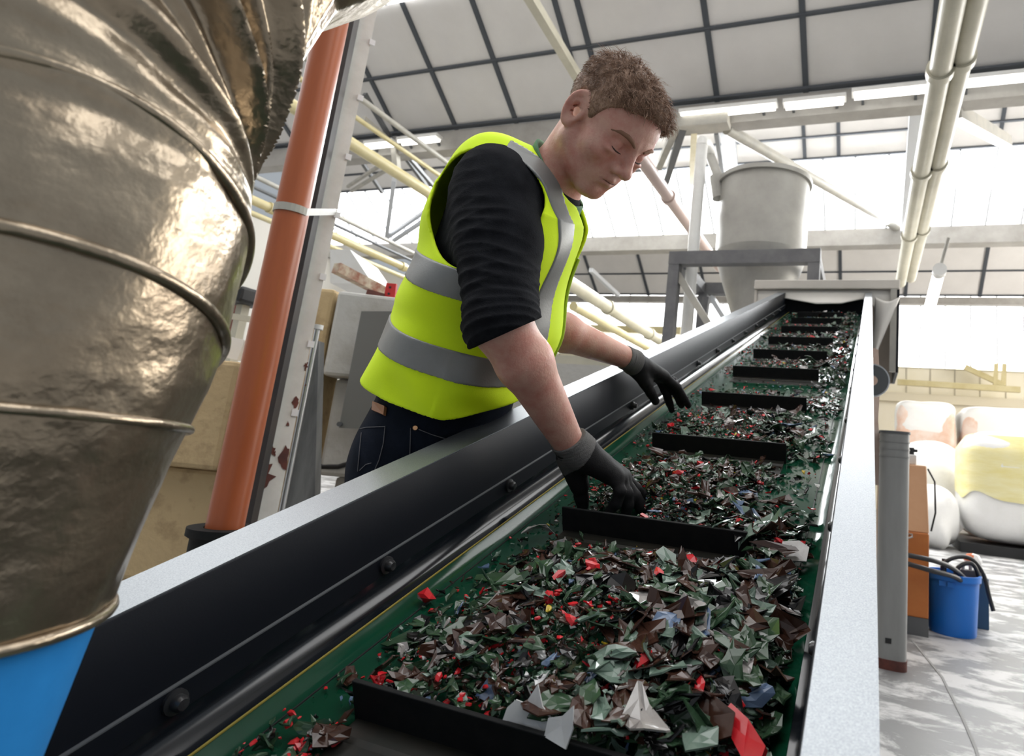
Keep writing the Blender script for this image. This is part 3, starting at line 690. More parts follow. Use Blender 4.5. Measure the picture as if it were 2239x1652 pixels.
# ------------------------------------------------------------------ conveyor
TB = .3319
EU = V3(0, math.cos(TB), math.sin(TB)); EN = V3(0, -math.sin(TB), math.cos(TB)); EX = V3(1, 0, 0)
def BC(X, u, n): return ORG + X * EX + u * EU + n * EN
def onbelt(x, y, n=-.5):
    r = ray(x, y); p = r * (n / (r @ EN)); return p[0], p @ EU
U0, U1 = -.25, 5.22
CXB = -.346                                   # centre line of the belt
conv = thing('conveyor', 'long inclined belt conveyor with dark steel sides and a green flighted belt', 'conveyor', tuple(BC(CXB, 1.0, -.95)))
def extrude(prof, name, mt, parent, u0=U0, u1=U1, smooth=None, closed=True):
    mb = MB(); n = len(prof)
    us = np.linspace(u0, u1, 2)
    vs = [BC(x, u, h) for u in us for x, h in prof]
    fs = [(i, (i + 1) % n, n + (i + 1) % n, n + i) for i in range(n if closed else n - 1)]
    if closed: fs += [tuple(range(n))[::-1], tuple(range(n, 2 * n))]
    return mb.add(vs, fs).build(name, MT[mt], parent, smooth)
XI = .309                                     # half inner width
def side(sg):
    def X(d): return CXB + sg * d             # d measured out from the centre line
    arc = []
    for k in range(9):
        a = math.radians(90 * k / 8)
        # concave cove from the skirt foot down to the belt edge
        arc.append((XI - .002 - .026 * (1 - math.cos(a)), -.454 - .032 * math.sin(a)))
    if sg < 0:
        ow = .376
    else:
        ow = .3585
    prof = [(ow, -.327), (XI + .001, -.327), (XI, -.3285), (XI, -.4245), (XI - .003, -.4265), (XI - .003, -.4535), (XI + .006, -.4535), (XI + .006, -.345), (ow - .004, -.345)]
    prof = [(X(d), h) for d, h in prof]
    if sg > 0: prof = prof[::-1]
    g = extrude(prof, 'side_guard', 'guard', conv, smooth=40)
    cv_ = [(XI - .002, -.454)] + arc[1:] + [(XI - .03, -.495), (XI - .02, -.52), (XI + .006, -.52), (XI + .006, -.454)]
    cv_ = [(X(d), h) for d, h in cv_]
    if sg > 0: cv_ = cv_[::-1]
    extrude(cv_, 'cove_strip', 'cove', g, smooth=40)
    fl = [(X(ow + .001), -.3255), (X(XI + .002), -.3255), (X(XI + .002), -.3285), (X(ow + .001), -.3285)]
    if sg > 0: fl = fl[::-1]
    extrude(fl, 'top_flange', 'flange', g)
    ln = [(X(XI - .0285), -.4858), (X(XI - .0305), -.4862), (X(XI - .0305), -.4878), (X(XI - .0285), -.4872)]
    if sg < 0: extrude(ln, 'edge_line', 'line', g)
    sm = [(X(XI - .0005), -.4235), (X(XI - .0035), -.4245), (X(XI - .0035), -.4262), (X(XI - .0005), -.4262)]
    o = extrude(sm, 'skirt_edge', 'dsteel', g)
    for u in [.371, .664, .992, 1.334, 1.662, 2.01, 2.06, 2.40, 2.74, 3.08, 3.42, 3.76, 4.1, 4.44, 4.78]:
        p = BC(X(XI - .003), u, -.4396); ax = EX * -sg
        b_ = MB(); b_.lathe([(.0001, .0150), (.0055, .0145), (.0082, .0110), (.0082, .005), (.0125, .0038), (.0125, 0)], p, ax, n=16)
        b_.build('bolt', MT['bolt'], g, 40)
    return g
side(-1); side(1)
# belt: flat in the middle, its edges turned up into the cove
XC = .2515
bp = []
for s_ in (-1, 1):
    q = []
    for k in range(9):
        t_ = k / 8
        q.append((XI - .0285 - (XI - .0285 - XC) * t_, -.4875 - .0125 * (1 - (1 - t_) ** 2)))
    bp.append(q)
prof = [(CXB - d, h) for d, h in bp[0]] + [(CXB + d, h) for d, h in bp[1][::-1]]
prof += [(x, h - .006) for x, h in prof[::-1]]
extrude(prof[::-1], 'belt', 'belt', conv, smooth=50)
for s_ in (-1, 1):
    x = CXB + s_ * XC
    extrude([(x - .0009, -.4985), (x + .0009, -.4985), (x + .0009, -.502), (x - .0009, -.502)][::-1], 'belt_crease', 'black', conv)
# flights with their feet
FU = [.465, .952, 1.448, 1.945, 2.44, 2.905, 3.375, 3.885, 4.40, 4.83]
XF0, XF1 = -.516, -.178
for u in FU + [-.02]:
    mb = MB()
    P = [(u, -.4995), (u, -.4505), (u + .006, -.4505), (u + .007, -.4995)]
    mb.prism([BC(XF0, a, h) for a, h in P], EX * (XF1 - XF0))
    f = mb.build('flight', MT['rubber'], conv, bevel=.0012)
    mb = MB(); P = [(u - .085, -.4995), (u - .083, -.4975), (u - .028, -.4965), (u - .022, -.4935), (u + .0, -.4935), (u + .03, -.4935), (u + .034, -.4995)]
    mb.prism([BC(XF0 + .004, a, h) for a, h in P], EX * (XF1 - XF0 - .008))
    mb.build('flight_foot', MT['rubfoot'], f)
# end wall, underside and legs
MB().prism([BC(CXB - XI, U1 - .002, -.50), BC(CXB + XI, U1 - .002, -.50), BC(CXB + XI, U1 - .002, -.33), BC(CXB - XI, U1 - .002, -.33)], EU * .02).build('end_plate', MT['guard'], conv)
P = [(CXB - XI + .02, -.52), (CXB + XI - .02, -.52), (CXB + XI - .02, -.66), (CXB - XI + .02, -.66)]
extrude(P[::-1], 'under_tray', 'guard', conv, U0, U1 - .05)
for u in (.25, 2.2, 4.6):
    for s_ in (-1, 1):
        p = BC(CXB + s_ * (XI - .03), u, -.6); MB().bar(V3(p[0], p[1], 0), p, .06, .06).build('leg', MT['guard'], conv)

# ------------------------------------------------------------------ hood at the conveyor head
YH = BC(0, U1, -.33)[1]
a = onY(1650, 612, YH - .08); b_ = onY(1968, 610, YH - .08); zt = (a[2] + b_[2]) / 2
xa, xb = a[0], b_[0]
zb = onY(1935, 815, YH)[2]
hood = thing('discharge_hood', 'pale box hood with a sagging white rubber curtain over the conveyor head', 'hood', ((xa + xb) / 2, YH, zb))
y0, y1 = YH - .08, YH + .62
MB().box((xa, y0, zt - .075), (xb, y0 + .03, zt)).build('front_beam', MT['hood'], hood, bevel=.006)
MB().box((xa, y0 + .03, zt - .02), (xb, y1, zt)).build('top_panel', MT['hood'], hood)
MB().box((xa, y1 - .02, zb), (xb, y1, zt - .02)).build('back_panel', MT['hood'], hood)
MB().box((xb - .02, y0 + .03, zb), (xb, y1 - .02, zt - .02)).build('side_panel', MT['guard'], hood)
MB().box((xa, y0 + .03, zb), (xa + .02, y1 - .02, zt - .02)).build('side_panel', MT['hood'], hood)
MB().box((xb - .065, y0 + .0, zb), (xb - .02, y0 + .03, zt - .075)).build('corner_post', MT['steel'], hood)
# curtain: a slit rubber sheet sagging over the belt, its right flap folded down
mb = MB()
def cf(u, v):
    x = xa + .01 + (xb - xa - .02) * u
    lo = np.interp(u, [0, .14, .22, .45, .62, .76, .80, .86, .95, 1.], [-.27, -.25, -.15, -.205, -.20, -.155, -.16, -.24, -.21, -.16])
    return V3(x, y0 + .045 + .012 * math.sin(9 * u) * v - .05 * v * math.sin(math.pi * u), zt - .07 + (lo + .07) * v)
mb.grid(cf, 60, 10); o = mb.build('curtain', MT['curtain'], hood, 60); o.modifiers.new('s', 'SOLIDIFY').thickness = .006
mb = MB()
fx0 = onY(1913, 640, YH)[0]; fx1 = onY(1968, 640, YH)[0]
def ff(u, v):
    z = zt - .14 - v * .47
    w = 1 - .92 * v
    x = fx0 + (fx1 - fx0) * u * w
    return V3(x, y0 + .02 - .05 * math.sin(math.pi * u) * (1 - .4 * v) - .02, z - .05 * math.sin(math.pi * min(1, u * 1.0)) * (1 - v))
mb.grid(ff, 16, 24); o = mb.build('side_flap', MT['curtain'], hood, 60); o.modifiers.new('s', 'SOLIDIFY').thickness = .006
# grey half-round handle on the right of the conveyor
hp = onY(1915, 832, 3.6)
t = thing('handwheel', 'dark half-round guard disc standing out from the right side of the conveyor', 'handwheel', hp)
mb = MB(); mb.lathe([(.03, -.012), (.085, -.012), (.085, .012), (.03, .012), (.03, -.012)], hp - V3(.02, 0, 0), (0, 1, 0), n=40); mb.build('disc', MT['dsteel'], t, 40)
MB().lathe([(.085, -.013), (.092, -.013), (.092, .013), (.085, .013), (.085, -.013)], hp - V3(.02, 0, 0), (0, 1, 0), n=40).build('bright_rim', MT['chrome'], t, 40)
MB().tube([hp - V3(.06, 0, 0), hp - V3(.02, 0, 0)], .03, 12).build('hub', MT['dsteel'], t, 40)
# torn cardboard strip behind the right rail
mb = MB(); pts = [V3(.10, 3.75, .9)]
pp = [onY(1912, 760, 3.9), onY(1921, 765, 3.9), onY(1924, 850, 3.9), onY(1920, 920, 3.9), onY(1926, 990, 3.9), onY(1922, 1060, 3.9), onY(1908, 1060, 3.9), onY(1908, 760, 3.9)]
mb.prism(pp, V3(0, .03, 0)); tag(mb.build('torn_cardboard', MT['pinkboard']), 'torn pinkish cardboard strip sticking up along the right rail', 'cardboard')

# ------------------------------------------------------------------ plastic flakes
def fmat_(name, c, c2, r=.3, **k): return mat(name, tuple(x * .82 for x in c), r * .62, col2=tuple(x * .82 for x in c2), scale=30, spec=.45, **k)
FM = dict(
    green=fmat_('dark green plastic', (.030, .068, .034), (.046, .092, .048), .26),
    pale=fmat_('pale green plastic', (.12, .19, .145), (.17, .235, .19), .28),
    brown=fmat_('brown plastic', (.042, .018, .012), (.066, .030, .020), .24),
    black=fmat_('black plastic flake', (.005, .005, .006), (.010, .009, .009), .25),
    red=fmat_('red plastic', (.68, .022, .03), (.58, .016, .024), .32),
    blue=fmat_('slate blue plastic', (.09, .15, .27), (.13, .19, .30), .35),
    white=fmat_('white plastic', (.62, .62, .62), (.70, .70, .69), .45),
    clear=mat('grey clear plastic', (.36, .34, .32), .12, spec=.6, col2=(.24, .22, .21), scale=30),
    yellow=fmat_('yellow plastic', (.7, .5, .03), (.6, .42, .03), .4),
)
FKEYS = list(FM)
fr = np.random.default_rng(42)
def shard_geo(size, r_, thick=None, curl=1., chunky=False):
    """an irregular torn flake, bent along one axis, with real thickness; returns vertices and faces"""
    n = int(r_.integers(6, 10)) if size < .008 else int(r_.integers(9, 14))
    ang = np.sort(r_.uniform(0, 2 * np.pi, n) * .25 + np.linspace(0, 2 * np.pi, n, endpoint=False))
    k4 = r_.uniform(0, 2 * np.pi, 3)
    shape = 1 + .28 * np.cos(3 * ang + k4[0]) + .16 * np.cos(2 * ang + k4[1]) + .12 * np.cos(5 * ang + k4[2]) + r_.normal(0, .10, n)
    el = r_.uniform(.35, .9)
    rad = size * np.clip(shape, .35, 1.45) * .92
    P = np.stack([rad * np.cos(ang), rad * np.sin(ang) * el], 1)
    t = thick or r_.uniform(.0010, .0022)
    bd = r_.uniform(0, np.pi); k = curl * r_.uniform(-1, 1) * .75 / size; tw = r_.uniform(-.6, .6) / size * .4
    c = P.mean(0); mid = (P * .55 + c * .45)
    Q = np.concatenate([[c], mid, P])
    w_ = Q[:, 0] * math.cos(bd) + Q[:, 1] * math.sin(bd)
    z = .5 * k * w_ ** 2 + tw * Q[:, 0] * Q[:, 1] + np.r_[0, r_.normal(0, size * .035, n), r_.normal(0, size * .09, n)]
    top = np.column_stack([Q, z + t / 2]); bot = np.column_stack([Q, z - t / 2])
    N_ = len(Q); fs = []
    for off, flip in ((0, False), (N_, True)):
        for i in range(n):
            j = (i + 1) % n
            for f in ((0, 1 + i, 1 + j), (1 + i, 1 + n + i, 1 + n + j, 1 + j)): fs.append(tuple(off + x for x in (f[::-1] if flip else f)))
    for i in range(n):
        j = (i + 1) % n; fs.append((1 + n + i, N_ + 1 + n + i, N_ + 1 + n + j, 1 + n + j))
    return np.concatenate([top, bot]), fs
def lump_geo(size, r_):
    ico = [(0, 0, 1)] + [(math.cos(a) * .9, math.sin(a) * .9, .35) for a in np.linspace(0, 2 * math.pi, 6)[:5]] + [(math.cos(a + .6) * .9, math.sin(a + .6) * .9, -.35) for a in np.linspace(0, 2 * math.pi, 6)[:5]] + [(0, 0, -1)]
    v = np.array(ico) * r_.uniform(.6, 1.2, (12, 1)) * np.array([size, size * r_.uniform(.5, .8), size * r_.uniform(.35, .6)])
    fs = [(0, 1 + i, 1 + (i + 1) % 5) for i in range(5)] + [(11, 6 + (i + 1) % 5, 6 + i) for i in range(5)]
    for i in range(5):
        j = (i + 1) % 5; fs += [(1 + i, 6 + i, 1 + j), (1 + j, 6 + i, 6 + j)]
    return v, fs
def rot3(r_, tilt):
    a = r_.uniform(0, 2 * np.pi); b_ = r_.normal(0, tilt); c = r_.normal(0, tilt)
    ca, sa = math.cos(a), math.sin(a); Rz = np.array([[ca, -sa, 0], [sa, ca, 0], [0, 0, 1]])
    cb_, sb = math.cos(b_), math.sin(b_); Rx = np.array([[1, 0, 0], [0, cb_, -sb], [0, sb, cb_]])
    cc, sc = math.cos(c), math.sin(c); Ry = np.array([[cc, 0, sc], [0, 1, 0], [-sc, 0, cc]])
    return Ry @ Rx @ Rz
BB = np.column_stack([EX, EU, EN])
# heap height over the belt for a point (X, u)
XLF, XRF = CXB - XC, CXB + XC
def heap(X, u):
    k = sum(1 for f in FU if f <= u) - 1
    if k < 0: 
        d = .465 - u; return .028 * max(0, 1 - abs(X + .43) / .10) * (1 if u < .43 else 0) * (1 if X < -.38 else .3)
    f0 = FU[k]; f1 = FU[k + 1] if k + 1 < len(FU) else f0 + .45
    s = (u - f0) / (f1 - f0)
    A = [.058, .046, .036, .022, .034, .034, .034, .034, .034, .034][k]
    bed = np.interp(s, [0, .02, .3, .55, .78, .93, 1], [.55, 1, 1.05, .9, .55, .12, 0])
    if k == 3: bed = np.interp(s, [0, .02, .3, .5, 1], [.7, 1, .55, .05, 0])
    across = np.interp(X, [XLF, XLF + .04, -.50, -.43, -.30, -.18, -.13, XRF], [.0, .05, .35, .9, 1., .95, .75, .25]) if k < 2 else np.interp(X, [XLF, XLF + .05, -.50, -.42, -.30, -.2, -.13, XRF], [.05, .2, .6, .95, 1, .9, .6, .3])
    if k == 1: across *= float(np.interp(X, [-.26, -.19, -.14], [1, 1 - .9 * np.clip((s - .12) / .15, 0, 1), 1 - .95 * np.clip((s - .12) / .15, 0, 1)]))
    if k == 2: across *= float(np.interp(X, [-.22, -.16, -.12], [1, .35, .08]))
    if k >= 5: across = max(across, .6)
    h = A * bed * across
    # a drift along the right edge beside the flights
    drift = [.035, .034, .010, .004, .036, .036, .034, .034, .034, .034][k] * np.interp(X, [-.20, -.155, -.115, XRF], [0, 1, .9, .35])
    if k == 0: drift *= np.interp(s, [0, .15, 1], [1, 1, 1])
    if k == 1: drift *= np.interp(s, [0, .12, .26, 1], [1, .8, .04, .02])
    if k == 4: drift *= np.interp(s, [0, .1, 1], [.3, 1, 1])
    if k == 2: drift *= np.interp(s, [0, .2, .5, 1], [1, .3, .1, .3])
    if k >= 6: drift = max(drift, .02 * np.interp(X, [XLF, XLF + .07, XLF + .1], [1, 1, 0]))
    return max(h, drift)
stuff = {k: ([], []) for k in FKEYS}
def put(key, V, Fs):
    vs, fs = stuff[key]; n = sum(len(x) for x in vs); vs.append(V); fs.extend([tuple(i + n for i in f) for f in Fs])
cand = []                                                     # larger flakes, from which the individual objects are taken
W_small = dict(green=.37, pale=.09, brown=.20, black=.16, red=.13, blue=.015, white=.015, clear=.015, yellow=.005)
W_big = dict(green=.32, pale=.09, brown=.33, black=.16, red=.045, blue=.02, clear=.035)
def pick(w, r_):
    ks = list(w); p = np.array([w[k] for k in ks]); return ks[r_.choice(len(ks), p=p / p.sum())]
ends = FU + [FU[-1] + .36]
nsm = [4300, 2700, 1700, 700, 800, 700, 600, 560, 500, 380]
nbig = [420, 240, 130, 40, 70, 50, 40, 30, 20, 10]
FING = [[W(1345, 1043, 1.168), W(1356, 1073, 1.160), W(1333, 1117, 1.172)], [W(1353, 1046, 1.186), W(1370, 1078, 1.178), W(1369, 1124, 1.188)], [W(1359, 1046, 1.205), W(1387, 1083, 1.202), W(1416, 1128, 1.212)], [W(1362, 1042, 1.224), W(1389, 1068, 1.236), W(1416, 1098, 1.25)], [W(1256, 1026, 1.19), W(1267, 1064, 1.205), W(1274, 1103, 1.217)]]
def by_finger(C, r_):
    for ch in FING:
        for a, b in zip(ch[:-1], ch[1:]):
            ba = b - a; t_ = np.clip((C - a) @ ba / (ba @ ba), 0, 1)
            for off in (0., .02, .045, .075):               # and on the camera's side of them
                if np.linalg.norm(C - (a + t_ * ba) + off * FW) < .017 + r_ * .85: return True
    return False
def surf_ok(X, u): return XLF - .02 < X < XRF + .012
for k in range(len(FU)):
    f0, f1 = ends[k], ends[k + 1]
    for cls, cnt in (('s', nsm[k]), ('b', nbig[k])):
        got = 0; tries = 0
        while got < cnt and tries < cnt * 30:
            tries += 1
            X = fr.uniform(XLF, XRF + .01); u = fr.uniform(f0 + .012, f1 - .012)
            h = heap(X, u)
            if fr.uniform() > (h / .034) ** .8 + .006: continue
            right = X > -.27
            if cls == 's':
                size = float(np.clip(fr.lognormal(math.log(.0052), .42), .002, .011))
                if right and fr.uniform() < .45: size *= 1.7
                zz = -.4985 + h * fr.uniform(.25, 1.0) ** .6
                key = pick(W_small, fr)
                if right and key == 'red' and fr.uniform() < .65: key = 'pale'
                if key == 'red' and fr.uniform() < .6: V, Fs = lump_geo(size * .8, fr)
                else: V, Fs = shard_geo(size, fr, curl=1.1)
            else:
                if not right and fr.uniform() < .45: continue
                size = float(np.clip(fr.lognormal(math.log((.0195 if right else .0145) * (1.1 if k == 0 else 1.)), .34), .009, .034))
                zz = -.4985 + h * fr.uniform(.92, 1.12) + .004
                key = pick(dict(W_big, pale=.20, blue=.03) if right else W_big, fr)
                if key == 'red': V, Fs = lump_geo(size * .6, fr)
                else: V, Fs = shard_geo(size, fr, curl=1.3)
            R = BB @ rot3(fr, .42 if cls == 's' else .38)
            Vr = V @ R.T
            lift = max(0., -.4975 - (zz + (Vr @ EN).min()))     # keep it above the belt
            C0 = BC(X, u, zz + lift)
            if k == 1 and X < -.34 and u < FU[1] + .30 and by_finger(C0, size): continue
            if cls == 's': put(key, Vr + C0, Fs)
            else: cand.append((key, k, size, V, Fs, R, C0))
            got += 1
# loose scatter on the open belt and along the left crease
for i in range(330):
    u = fr.uniform(.1, 2.6); X = fr.choice([fr.uniform(XLF, XRF), XLF + abs(fr.normal(.01, .03)), fr.uniform(XLF, -.5), fr.uniform(-.2, XRF)])
    size = float(np.clip(fr.lognormal(math.log(.003), .6), .001, .012)); key = pick(dict(W_small, red=.25), fr)
    V, Fs = (lump_geo(size, fr) if fr.uniform() < .4 else shard_geo(size, fr))
    R = BB @ rot3(fr, .25); Vr = V @ R.T
    zz = -.4975 - (Vr @ EN).min(); put(key, Vr + BC(X, u, zz), Fs)
# the pile at the lower left in front of the nearest flight
for i in range(700):
    X = fr.normal(-.50, .045); u = .36 + fr.normal(0, .09) - (X + .5) * .9
    if not (XLF < X < -.30 and -.1 < u < .452): continue
    if X > -.512 and u > .36 - (X + .512) * 3: continue
    size = float(np.clip(fr.lognormal(math.log(.006), .5), .002, .02)); key = pick(dict(W_small, red=.36), fr)
    V, Fs = lump_geo(size * .8, fr) if key == 'red' else shard_geo(size, fr)
    R = BB @ rot3(fr, .45); Vr = V @ R.T
    zz = max(-.4975 - (Vr @ EN).min(), -.498 + abs(fr.normal(0, .010))); put(key, Vr + BC(X, u, zz), Fs)
vs_all, fs_all, fm_all = [], [], []; nv = 0
for i, key in enumerate(FKEYS):
    vs, fs = stuff[key]
    if not vs: continue
    Vv = np.concatenate(vs); vs_all.append(Vv); fs_all += [tuple(x + nv for x in f) for f in fs]; fm_all += [i] * len(fs); nv += len(Vv)
o = mesh_obj('plastic_granules', np.concatenate(vs_all), fs_all, None, mats=[FM[k] for k in FKEYS], fmat=fm_all)
tag(o, 'mixed shredded plastic granules heaped along the green belt', 'plastic granules', kind='stuff')

# the larger flakes: one object each
CN = dict(green='dark green', pale='pale green', brown='brown', black='black', red='red', blue='slate blue', clear='grey see-through', white='white', yellow='yellow')
BAY = ['behind the nearest flight', 'behind the second flight', 'behind the third flight', 'behind the fourth flight']
def flake(key, V, Fs, R, C0, label, group=None, name='plastic_flake'):
    o = mesh_obj(name, V, Fs, FM[key]); 
    M4 = Matrix.Identity(4)
    for a in range(3):
        for b2 in range(3): M4[a][b2] = R[a][b2]
        M4[a][3] = C0[a]
    o.matrix_world = M4
    return tag(o, label, 'plastic flake', group)
cand.sort(key=lambda c: -c[2] / max(.3, np.linalg.norm(c[6] - ORG)))
pool = {}
for i, (key, k, size, V, Fs, R, C0) in enumerate(cand[:286]):
    X = C0[0]; half = 'right half' if X > -.27 else 'left half'
    bay = BAY[k] if k < 4 else 'on the upper belt beyond the far glove'
    lab = '%s flake in the %s of the heap %s' % (CN[key], half, bay)
    g = '%s flakes, %s, %s' % (CN[key], half, bay)
    flake(key, V, Fs, R, C0, lab, g)
for (key, k, size, V, Fs, R, C0) in cand[286:]:
    pass
rest = cand[286:]
if rest:
    vs_all, fs_all, fm_all = [], [], []; nv = 0
    for (key, k, size, V, Fs, R, C0) in rest:
        Vv = V @ R.T + C0; vs_all.append(Vv); fs_all += [tuple(x + nv for x in f) for f in Fs]; fm_all += [FKEYS.index(key)] * len(Fs); nv += len(Vv)
    o = mesh_obj('plastic_flakes', np.concatenate(vs_all), fs_all, None, mats=[FM[k] for k in FKEYS], fmat=fm_all)
    tag(o, 'smaller plastic flakes spread over the heaps along the belt', 'plastic flakes', kind='stuff')

# a few flakes that stand out
def special(key, px, py, poly, n0, tilt, yaw, label, thick=.0022, fold=0., nn=-.47):
    X, u = onbelt(px, py, nn); P = np.array(poly, float); n = len(P); c = P.mean(0)
    Q = np.concatenate([[c], P * .5 + c * .5, P]); z = fold * np.abs(Q[:, 0]) + .6 * fold * Q[:, 1]
    V = np.concatenate([np.column_stack([Q, z + thick / 2]), np.column_stack([Q, z - thick / 2])]); N_ = len(Q); fs = []
    for off, fl in ((0, False), (N_, True)):
        for i in range(n):
            j = (i + 1) % n
            for f in ((0, 1 + i, 1 + j), (1 + i, 1 + n + i, 1 + n + j, 1 + j)): fs.append(tuple(off + x for x in (f[::-1] if fl else f)))
    for i in range(n): j = (i + 1) % n; fs.append((1 + n + i, N_ + 1 + n + i, N_ + 1 + n + j, 1 + n + j))
    a = math.radians(yaw); t_ = math.radians(tilt)
    Rz = np.array([[math.cos(a), -math.sin(a), 0], [math.sin(a), math.cos(a), 0], [0, 0, 1]]); Rx = np.array([[1, 0, 0], [0, math.cos(t_), -math.sin(t_)], [0, math.sin(t_), math.cos(t_)]])
    flake(key, V, fs, BB @ Rz @ Rx, BC(X, u, nn), label)
q = .001
special('white', 1172, 1566, [(-34*q, -12*q), (-12*q, -16*q), (14*q, -14*q), (24*q, -2*q), (6*q, 10*q), (-2*q, 28*q), (-12*q, 10*q), (-22*q, 12*q), (-30*q, 4*q)], 0, 62, 5, 'white torn plastic piece standing against the nearest flight, larger of two', fold=.1, nn=-.446)
special('white', 1225, 1590, [(-14*q, -12*q), (12*q, -14*q), (15*q, 4*q), (10*q, 22*q), (0, 10*q), (-14*q, 4*q)], 0, 60, -10, 'white torn plastic piece standing against the nearest flight, smaller of two', fold=.1, nn=-.442)
special('red', 1632, 1612, [(-32*q, -10*q), (20*q, -14*q), (34*q, -2*q), (26*q, 9*q), (-10*q, 11*q), (-34*q, 6*q)], 0, 25, -50, 'long red plastic piece at the lower right of the belt, biggest of the red ones', thick=.006, fold=.15, nn=-.452)
special('brown', 1552, 1570, [(-32*q, -14*q), (16*q, -20*q), (34*q, -4*q), (22*q, 16*q), (-14*q, 18*q), (-36*q, 6*q)], 0, 20, -30, 'large brown curved flake near the lower edge of the photo', fold=.25, nn=-.452)
special('clear', 1505, 1352, [(-20*q, -22*q), (12*q, -24*q), (22*q, 0), (14*q, 20*q), (-6*q, 24*q), (-24*q, 8*q)], 0, 48, 15, 'pale crinkled see-through piece sticking up at the right of the nearest heap', fold=.35, nn=-.449)
special('clear', 1475, 1400, [(-18*q, -18*q), (12*q, -20*q), (20*q, 4*q), (10*q, 18*q), (-16*q, 16*q)], 0, 40, -20, 'grey see-through rounded piece in front of the pale crinkled one', fold=.3, nn=-.449)
special('brown', 1428, 1345, [(-20*q, -26*q), (16*q, -24*q), (20*q, -4*q), (4*q, 30*q), (-6*q, 34*q), (-12*q, 4*q)], 0, 52, 10, 'tall brown pointed flake standing in the middle of the nearest heap', fold=.2, nn=-.449)
special('black', 1357, 1283, [(-22*q, -14*q), (16*q, -18*q), (22*q, 2*q), (8*q, 20*q), (-16*q, 14*q)], 0, 30, 20, 'big black flake at the top of the nearest heap', fold=.2, nn=-.455)
special('green', 1305, 1232, [(-34*q, -10*q), (-4*q, -16*q), (30*q, -6*q), (34*q, 4*q), (6*q, 14*q), (-28*q, 6*q)], 0, 38, 30, 'long dark green flake leaning at the far edge of the nearest heap', fold=.1, nn=-.462)
special('green', 1090, 1262, [(-36*q, -6*q), (-6*q, -10*q), (30*q, -4*q), (36*q, 3*q), (4*q, 9*q), (-34*q, 4*q)], 0, 12, 25, 'lone dark green flake lying on the open belt left of the nearest heap', fold=.1, nn=-.492)
special('clear', 1738, 1205, [(-20*q, -20*q), (18*q, -18*q), (22*q, 8*q), (6*q, 20*q), (-20*q, 14*q)], 0, 25, 5, 'glossy grey flake by the right rail next to the third flight', fold=.1, nn=-.47)
special('blue', 1505, 1108, [(-14*q, -16*q), (10*q, -16*q), (15*q, 2*q), (0, 18*q), (-14*q, 6*q)], 0, 45, -20, 'slate blue pointed flake in the heap beyond the near glove', fold=.1, nn=-.462)
special('blue', 1583, 1097, [(-38*q, -8*q), (34*q, -7*q), (38*q, 3*q), (-30*q, 8*q)], 0, 20, 8, 'long slate blue flake in the heap right of the near glove', fold=.05, nn=-.465)
special('blue', 1073, 1508, [(-13*q, -11*q), (12*q, -12*q), (14*q, 9*q), (-10*q, 11*q)], 0, 30, -8, 'slate blue square flake just behind the nearest flight', fold=.05, nn=-.458)
special('red', 1140, 1362, [(-12*q, -6*q), (10*q, -8*q), (14*q, 3*q), (0, 7*q), (-14*q, 4*q)], 0, 20, -10, 'red folded flake at the left edge of the nearest heap', thick=.005, nn=-.468)
special('red', 1409, 1128, [(-10*q, -2.5*q), (9*q, -3*q), (12*q, 0), (8*q, 3*q), (-10*q, 2.5*q)], 0, 10, -35, 'red sliver touching the middle fingertip of the near glove', thick=.004, nn=-.452)

# ------------------------------------------------------------------ foil sleeve in the foreground, over a blue spout
DS = .42
edge = [(0, 735), (50, 700), (100, 672), (200, 630), (300, 588), (360, 562), (430, 550), (520, 547), (600, 533), (680, 512), (760, 487), (850, 455), (930, 418), (1010, 375), (1100, 336), (1190, 300), (1270, 265), (1335, 236)]
AX = W(-60, 900, DS)                           # the sleeve hangs about this upright line
ra = AX[:2] - ORG[:2]
ey = np.array([e_[0] for e_ in edge], float); zs_ = []; rs_ = []
for y, x in edge:
    r = ray(x, y); n2 = r[:2] / np.linalg.norm(r[:2]); t_ = ra @ n2
    rs_.append(abs(ra[0] * n2[1] - ra[1] * n2[0])); zs_.append(ORG[2] + r[2] * t_ / np.linalg.norm(r[:2]))
zs_ = np.array(zs_); rs_ = np.array(rs_)
sleeve_base = V3(AX[0], AX[1], zs_.min())
sleeve = thing('foil_sleeve', 'crumpled brownish silver foil sleeve with ribs, close up at the left over the blue spout', 'foil sleeve', sleeve_base)
o_ = np.argsort(zs_)
zs_, rs_, ey = zs_[o_], rs_[o_], ey[o_]
z_lo, z_hi = zs_[0], zs_[-1] + .06
h2 = V3(-ra[0], -ra[1], 0); h2 /= np.linalg.norm(h2); h1 = V3(-h2[1], h2[0], 0)   # h2 towards the camera, h1 to its right

def axis_at(z):
    return V3(AX[0], AX[1], z)
nr_ = np.random.default_rng(9)
fan_ph = nr_.uniform(0, 6.28, 12); fan_f = nr_.uniform(14, 75, 12); fan_a = nr_.uniform(.3, 1., 12) / np.sqrt(fan_f / 14)
zp = float(zs_[np.argmin(np.abs(ey - 470))])
def fold_disp(th, z):
    # pleats fan out from a pinch at the right edge; they die away below it
    s = (th - .12) * .22; dz = z - zp
    ang = math.atan2(dz + .018, max(s, .004) + .03)
    k = sum(fan_a[i] * math.sin(fan_f[i] * ang + fan_ph[i]) for i in range(12)) / 2.6
    up = np.clip((dz + .02) / .07, 0, 1) * np.clip(.25 + s / .05, .25, 1)
    low = .0007 * math.sin(11 * th + 30 * z) + .0007 * math.sin(61 * z + 5 * th)
    big = .008 * np.clip(dz / .1, 0, 1) * math.sin(9 * ang + 1.)
    edge_k = .35 + .65 * np.clip((th - .05) / .5, 0, 1)
    return (.0105 * k * up * np.clip(.55 + s / .16, .55, 1.5) + big) * edge_k + low
